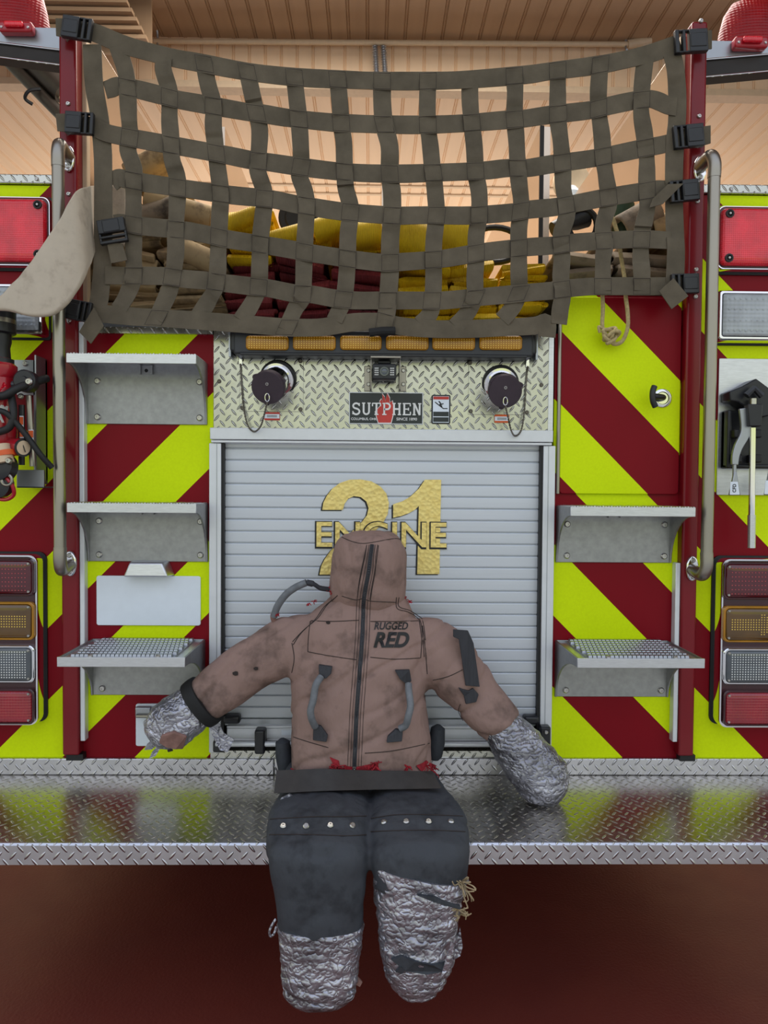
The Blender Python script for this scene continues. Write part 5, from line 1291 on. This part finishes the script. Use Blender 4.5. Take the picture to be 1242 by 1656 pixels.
fs += [(bd[i], bd[(i+1) % len(bd)], bd[(i+1) % len(bd)]+m_, bd[i]+m_) for i in range(len(bd))]
finish('lap_flap', grid+back, fs, 'dark_flap', dum, smooth=50, label='dark leather flap across the lap')
tuft([(545, 1240, 1.1), (553, 1243, 1.2), (540, 1236, .8), (600, 1242, 1.2), (607, 1236, 1.0), (575, 1246, .8), (660, 1240, .6), (690, 1238, 1.3), (697, 1244, 1.4), (700, 1236, 1.0), (478, 1246, .7)], 'red_fray', 'frayed_hem', dum, 10, .020, .0014, 3)
# red patches on the hem
for pts in ([(534, 1225), (548, 1230), (552, 1246), (545, 1252), (541, 1240)], [(556, 1238), (575, 1240), (596, 1236), (611, 1232), (613, 1247), (605, 1252), (575, 1250), (558, 1246)], [(672, 1238), (688, 1230), (697, 1236), (698, 1248), (680, 1248)]):
    hs = [hit(x, y, front, .0035) for x, y in pts]; hs = [h[0] for h in hs if h]; k_ = len(hs); q = hs+[h+Vector((0, .006, 0)) for h in hs]
    finish('red_patch', q, [tuple(range(k_)), tuple(range(2*k_-1, k_-1, -1))]+[(i, (i+1) % k_, (i+1) % k_+k_, i+k_) for i in range(k_)], 'red_fray', jk, smooth=0)
# dark bulges of the hip pads behind the jacket hem
for px, py, w in ((462, 1222, 1), (703, 1200, -1)):
    c = U(px, py, -.10); MB().lathe(c+Vector((0, 0, -.05)), (-.1*w, 0, 1), [(0, .012), (.01, .02), (.05, .024), (.09, .02), (.10, .006)], 18).build('hip_pad', 'trouser_leather', dum)

# --- duct tape
def crumple(rings, amp, sc, seed):
    out = []
    for r in rings:
        c = sum(r, Vector())/len(r)
        o = []
        for p in r:
            d = (p-c).normalized(); q = p*sc+Vector((seed, seed*2, 0))
            a = abs(noise.noise(Vector((q.x*.8, q.y*.8, q.z*1.8))))*2-.5; b = abs(noise.noise(Vector((q.x*2.2+q.z*1.5, q.y*2, q.z*2.6))))*2-.5
            o.append(p+d*(amp*(a+.5*b)))
        out.append(o)
    return out
def shank(st, per, seed, nm, lab, slant=0.0):
    rings = legrings(st, per, 64, 2.3); rings = crumple(rings, .0055, 22, seed)
    for i, r in enumerate(rings[:18]):
        xc = sum(p.x for p in r)/len(r)
        for p in r: p.z -= slant*(p.x-xc)*(1-i/18)
    last = rings[-1]; c = sum(last, Vector())/len(last)
    rings.append([c+(p-c)*.6+Vector((0, 0, -.006)) for p in last]); rings.append([c+(p-c)*.15+Vector((0, 0, -.009)) for p in last])
    return bvh(MB().loft(rings).build(nm, 'duct_tape', dum, smooth=40, label=lab))
def tp(py, xl, xr, ht=.060): return seg(YS, zs(py, 520), ht, xl, xr, py)
t1 = shank([tp(1513, 448, 587, .058), tp(1540, 451, 585), tp(1570, 453, 582), tp(1600, 455, 579), tp(1622, 459, 576, .056), tp(1636, 464, 569, .05), tp(1645, 474, 556, .036)], 9, 1.3, 'taped_foot', 'duct taped foot under the longer trouser leg')
t2 = shank([tp(1424, 600, 758, .059), tp(1450, 604, 752), tp(1480, 607, 746), tp(1515, 610, 741), tp(1550, 613, 738), tp(1580, 619, 731, .056), tp(1603, 627, 722, .05), tp(1622, 638, 709, .042), tp(1632, 652, 694, .03)], 9, 4.1, 'taped_foot', 'duct taped foot wrapped up to the knee, torn open', .2)
# slanting top edge of the longer wrap
rg = []
for k_ in range(6):
    st_ = []
for o, spots in ((t2, ([(633, 1549), (650, 1543), (672, 1553), (700, 1558), (722, 1552), (718, 1568), (690, 1573), (655, 1567)], [(674, 1445), (700, 1447), (742, 1463), (744, 1468), (705, 1458)], [(648, 1560), (656, 1566), (650, 1572), (640, 1568)])),):
    for pts in spots:
        hs = [hit(x, y, [o], .002) for x, y in pts]; hs = [h[0] for h in hs if h]; k_ = len(hs); q = [h+Vector((0, -.006, 0)) for h in hs]+[h+Vector((0, .012, 0)) for h in hs]
        finish('torn_hole', q, [tuple(range(k_)), tuple(range(2*k_-1, k_-1, -1))]+[(i, (i+1) % k_, (i+1) % k_+k_, i+k_) for i in range(k_)], 'trouser_leather', o, smooth=0)
# band of tape with a slanting upper edge over the knee of the wrapped leg
def tape_limb(st, nm, lab, seed, per=9, amp=.0055, flat=.9):
    rings = crumple(limb(st, per, flat, 2.3, 56), amp, 18, seed)
    last = rings[-1]; c = sum(last, Vector())/len(last); prev = sum(rings[-2], Vector())/len(last); d = (c-prev).normalized()
    rings.append([c+(p-c)*.6+d*.006 for p in last]); rings.append([c+(p-c)*.15+d*.009 for p in last])
    return bvh(MB().loft(rings).build(nm, 'duct_tape', dum, smooth=40, label=lab))
hL = tape_limb([(330, 1134, -.16, 33), (312, 1146, -.162, 38), (292, 1160, -.163, 41), (272, 1174, -.163, 40), (258, 1185, -.163, 33), (249, 1193, -.163, 22)], 'taped_hand', 'duct taped hand hanging in front of the socket cover', 2.2)
hR = tape_limb([(808, 1170, -.183, 33), (820, 1185, -.187, 37), (840, 1212, -.192, 42), (862, 1240, -.198, 45), (882, 1264, -.203, 43), (897, 1279, -.206, 34), (905, 1286, -.207, 22)], 'taped_hand', 'duct taped hand resting on the tailboard', 6.4)
# cuff, worn patch and hanging shreds at the hand near the socket cover
rg = limb([(334, 1130, -.16, 42), (327, 1135, -.16, 43), (319, 1141, -.16, 42)], 4, .92, 2.2, 40)
MB().loft(rg).build('cuff', 'black_cuff', dum, label='black cuff between sleeve and tape')
hs = [hit(x, y, [hL], .002) for x, y in ((262, 1186), (283, 1180), (302, 1188), (309, 1200), (296, 1208), (284, 1207), (270, 1206), (258, 1198))]; hs = [h[0] for h in hs if h]
if len(hs) > 3:
    k_ = len(hs); q = [h+Vector((0, -.006, -.004)) for h in hs]+[h+Vector((0, .01, 0)) for h in hs]
    finish('worn_patch', q, [tuple(range(k_)), tuple(range(2*k_-1, k_-1, -1))]+[(i, (i+1) % k_, (i+1) % k_+k_, i+k_) for i in range(k_)], 'skin_brown', hL, smooth=0, bevel=.004)
def shred(pts, Y, mat, parent, th=.002, nm='tape_shred'):
    mb = MB().prism([(U(x, y, Y).x, U(x, y, Y).z) for x, y in pts], Y-th, Y+th); 
    mb.v = [p+Vector((0, .006*noise.noise(p*30), 0)) for p in mb.v]
    return mb.build(nm, mat, parent, smooth=0)
shred([(252, 1190), (258, 1200), (246, 1212), (233, 1213), (238, 1203)], -.17, 'duct_tape', hL)
shred([(256, 1204), (261, 1207), (252, 1222), (242, 1226), (246, 1216)], -.175, 'duct_tape', hL)
shred([(336, 1168), (352, 1166), (362, 1185), (379, 1196), (368, 1217), (356, 1212), (344, 1190)], -.14, 'duct_tape', hL, nm='loose_tape')
shred([(270, 1208), (276, 1206), (280, 1214), (272, 1216)], -.18, 'thread', hL)
# black strap over the other sleeve and its torn patch
for pts in ([(733, 1018), (757, 1020), (766, 1040), (776, 1111), (753, 1109), (746, 1060), (742, 1034), (733, 1030)],):
    hs = []
    for x, y in pts:
        h = hit(x, y, front, .004); hs.append(h[0] if h else U(x, y, -.19))
    ym = min(h.y for h in hs)-.004
    k_ = len(hs); q = [U(x, y, ym) for x, y in pts]+[U(x, y, ym)+Vector((0, .007, 0)) for x, y in pts]
    finish('arm_strap', q, [tuple(range(k_)), tuple(range(2*k_-1, k_-1, -1))]+[(i, (i+1) % k_, (i+1) % k_+k_, i+k_) for i in range(k_)], 'black_strap', dum, smooth=0, bevel=.0015, label='black strap across the sleeve')
hs = [hit(x, y, front, .004) for x, y in ((741, 1111), (757, 1116), (764, 1112), (773, 1122), (770, 1134), (753, 1137), (750, 1124))]
hs = [h[0] for h in hs if h]; k_ = len(hs); q = [h+Vector((0, -.006, 0)) for h in hs]+[h+Vector((0, .008, 0)) for h in hs]
finish('torn_patch', q, [tuple(range(k_)), tuple(range(2*k_-1, k_-1, -1))]+[(i, (i+1) % k_, (i+1) % k_+k_, i+k_) for i in range(k_)], 'black_strap', dum, smooth=0, bevel=.002)
pts = [q for q, _ in trace([(745, 1138), (742, 1150), (750, 1164), (756, 1178)], front, .003, 5)]
if len(pts) > 2: MB().tube(pts, .0009, 5).build('loose_thread', 'thread', dum)
# shreds on the legs
BVX += [t1, t2]
tuft([(747, 1425, 1.5), (750, 1433, 1.6), (741, 1470, 1.1), (744, 1478, 1.2)], 'tan_fray', 'frayed_cord', t2, 9, .022, .0016, 5)
shred([(744, 1500), (748, 1530), (744, 1545), (734, 1552), (738, 1520)], -.53, 'duct_tape', t2)
shred([(730, 1520), (734, 1530), (722, 1570), (712, 1582), (718, 1560)], -.572, 'duct_tape', t2)
shred([(578, 1578), (586, 1588), (582, 1594), (574, 1590)], -.53, 'skin_brown', t1)
mb = MB().tube(spline([U(446, 1486, -.52), U(441, 1494, -.525), U(436, 1505, -.53), U(437, 1514, -.53), U(443, 1510, -.53), U(447, 1498, -.525)], 5), .0028, 8); mb.build('tape_loop', 'duct_tape', t1)
shred([(468, 1284), (474, 1287), (455, 1310), (447, 1322), (434, 1322), (446, 1306), (455, 1290)], -.36, 'duct_tape', tr_)

# ================================================================== LIGHT
w = bpy.data.worlds.new('world'); SC.world = w; w.use_nodes = True; nt = w.node_tree
bg = nt.nodes['Background']; tc = nt.nodes.new('ShaderNodeTexCoord'); sx = nt.nodes.new('ShaderNodeSeparateXYZ'); rp = nt.nodes.new('ShaderNodeValToRGB')
nt.links.new(tc.outputs['Generated'], sx.inputs[0])
mp_ = nt.nodes.new('ShaderNodeMapRange'); mp_.inputs[1].default_value = -1; mp_.inputs[2].default_value = 1
nt.links.new(sx.outputs[2], mp_.inputs[0]); nt.links.new(mp_.outputs[0], rp.inputs[0])
e = rp.color_ramp.elements; e[0].position = 0; e[0].color = (.5, .5, .42, 1); e[1].position = 1; e[1].color = (.8, .95, 1.25, 1)
for p_, c_ in ((.47, (.62, .61, .55)), (.505, (.78, .80, .66)), (.535, (.82, .89, .42)), (.57, (.86, .93, .52)), (.60, (1.0, 1.04, 1.12))):
    q = e.new(p_); q.color = (*c_, 1)
nt.links.new(rp.outputs[0], bg.inputs[0]); bg.inputs[1].default_value = WORLD
def area(name, loc, rot, sx_, sy_, energy, col=(1, 1, 1)):
    l = bpy.data.lights.new(name, 'AREA'); l.shape = 'RECTANGLE'; l.size = sx_; l.size_y = sy_; l.energy = energy; l.color = col
    o = bpy.data.objects.new(name, l); COL.objects.link(o); o.location = loc; o.rotation_euler = rot; return o
area('bed_fill_light', (0, 1.3, 4.45), (0, 0, 0), 2.4, 2.4, BED_FILL, (1, .95, .88))  # added overhead light out of view, put in to brighten the hose bed
area('ceiling_fill_light', (0, 7.0, 2.5), (math.radians(180), 0, 0), 9.0, 5.0, CEIL_FILL, (1, .9, .78))  # added unseen upward light; stands in for daylight bounced off the floor
SC.view_settings.view_transform = 'Standard'; SC.view_settings.look = 'None'; SC.view_settings.gamma = 1; SC.view_settings.use_curve_mapping = False
SC.view_settings.exposure = EXPO
SC.cycles.max_bounces = 6; SC.cycles.use_denoising = True
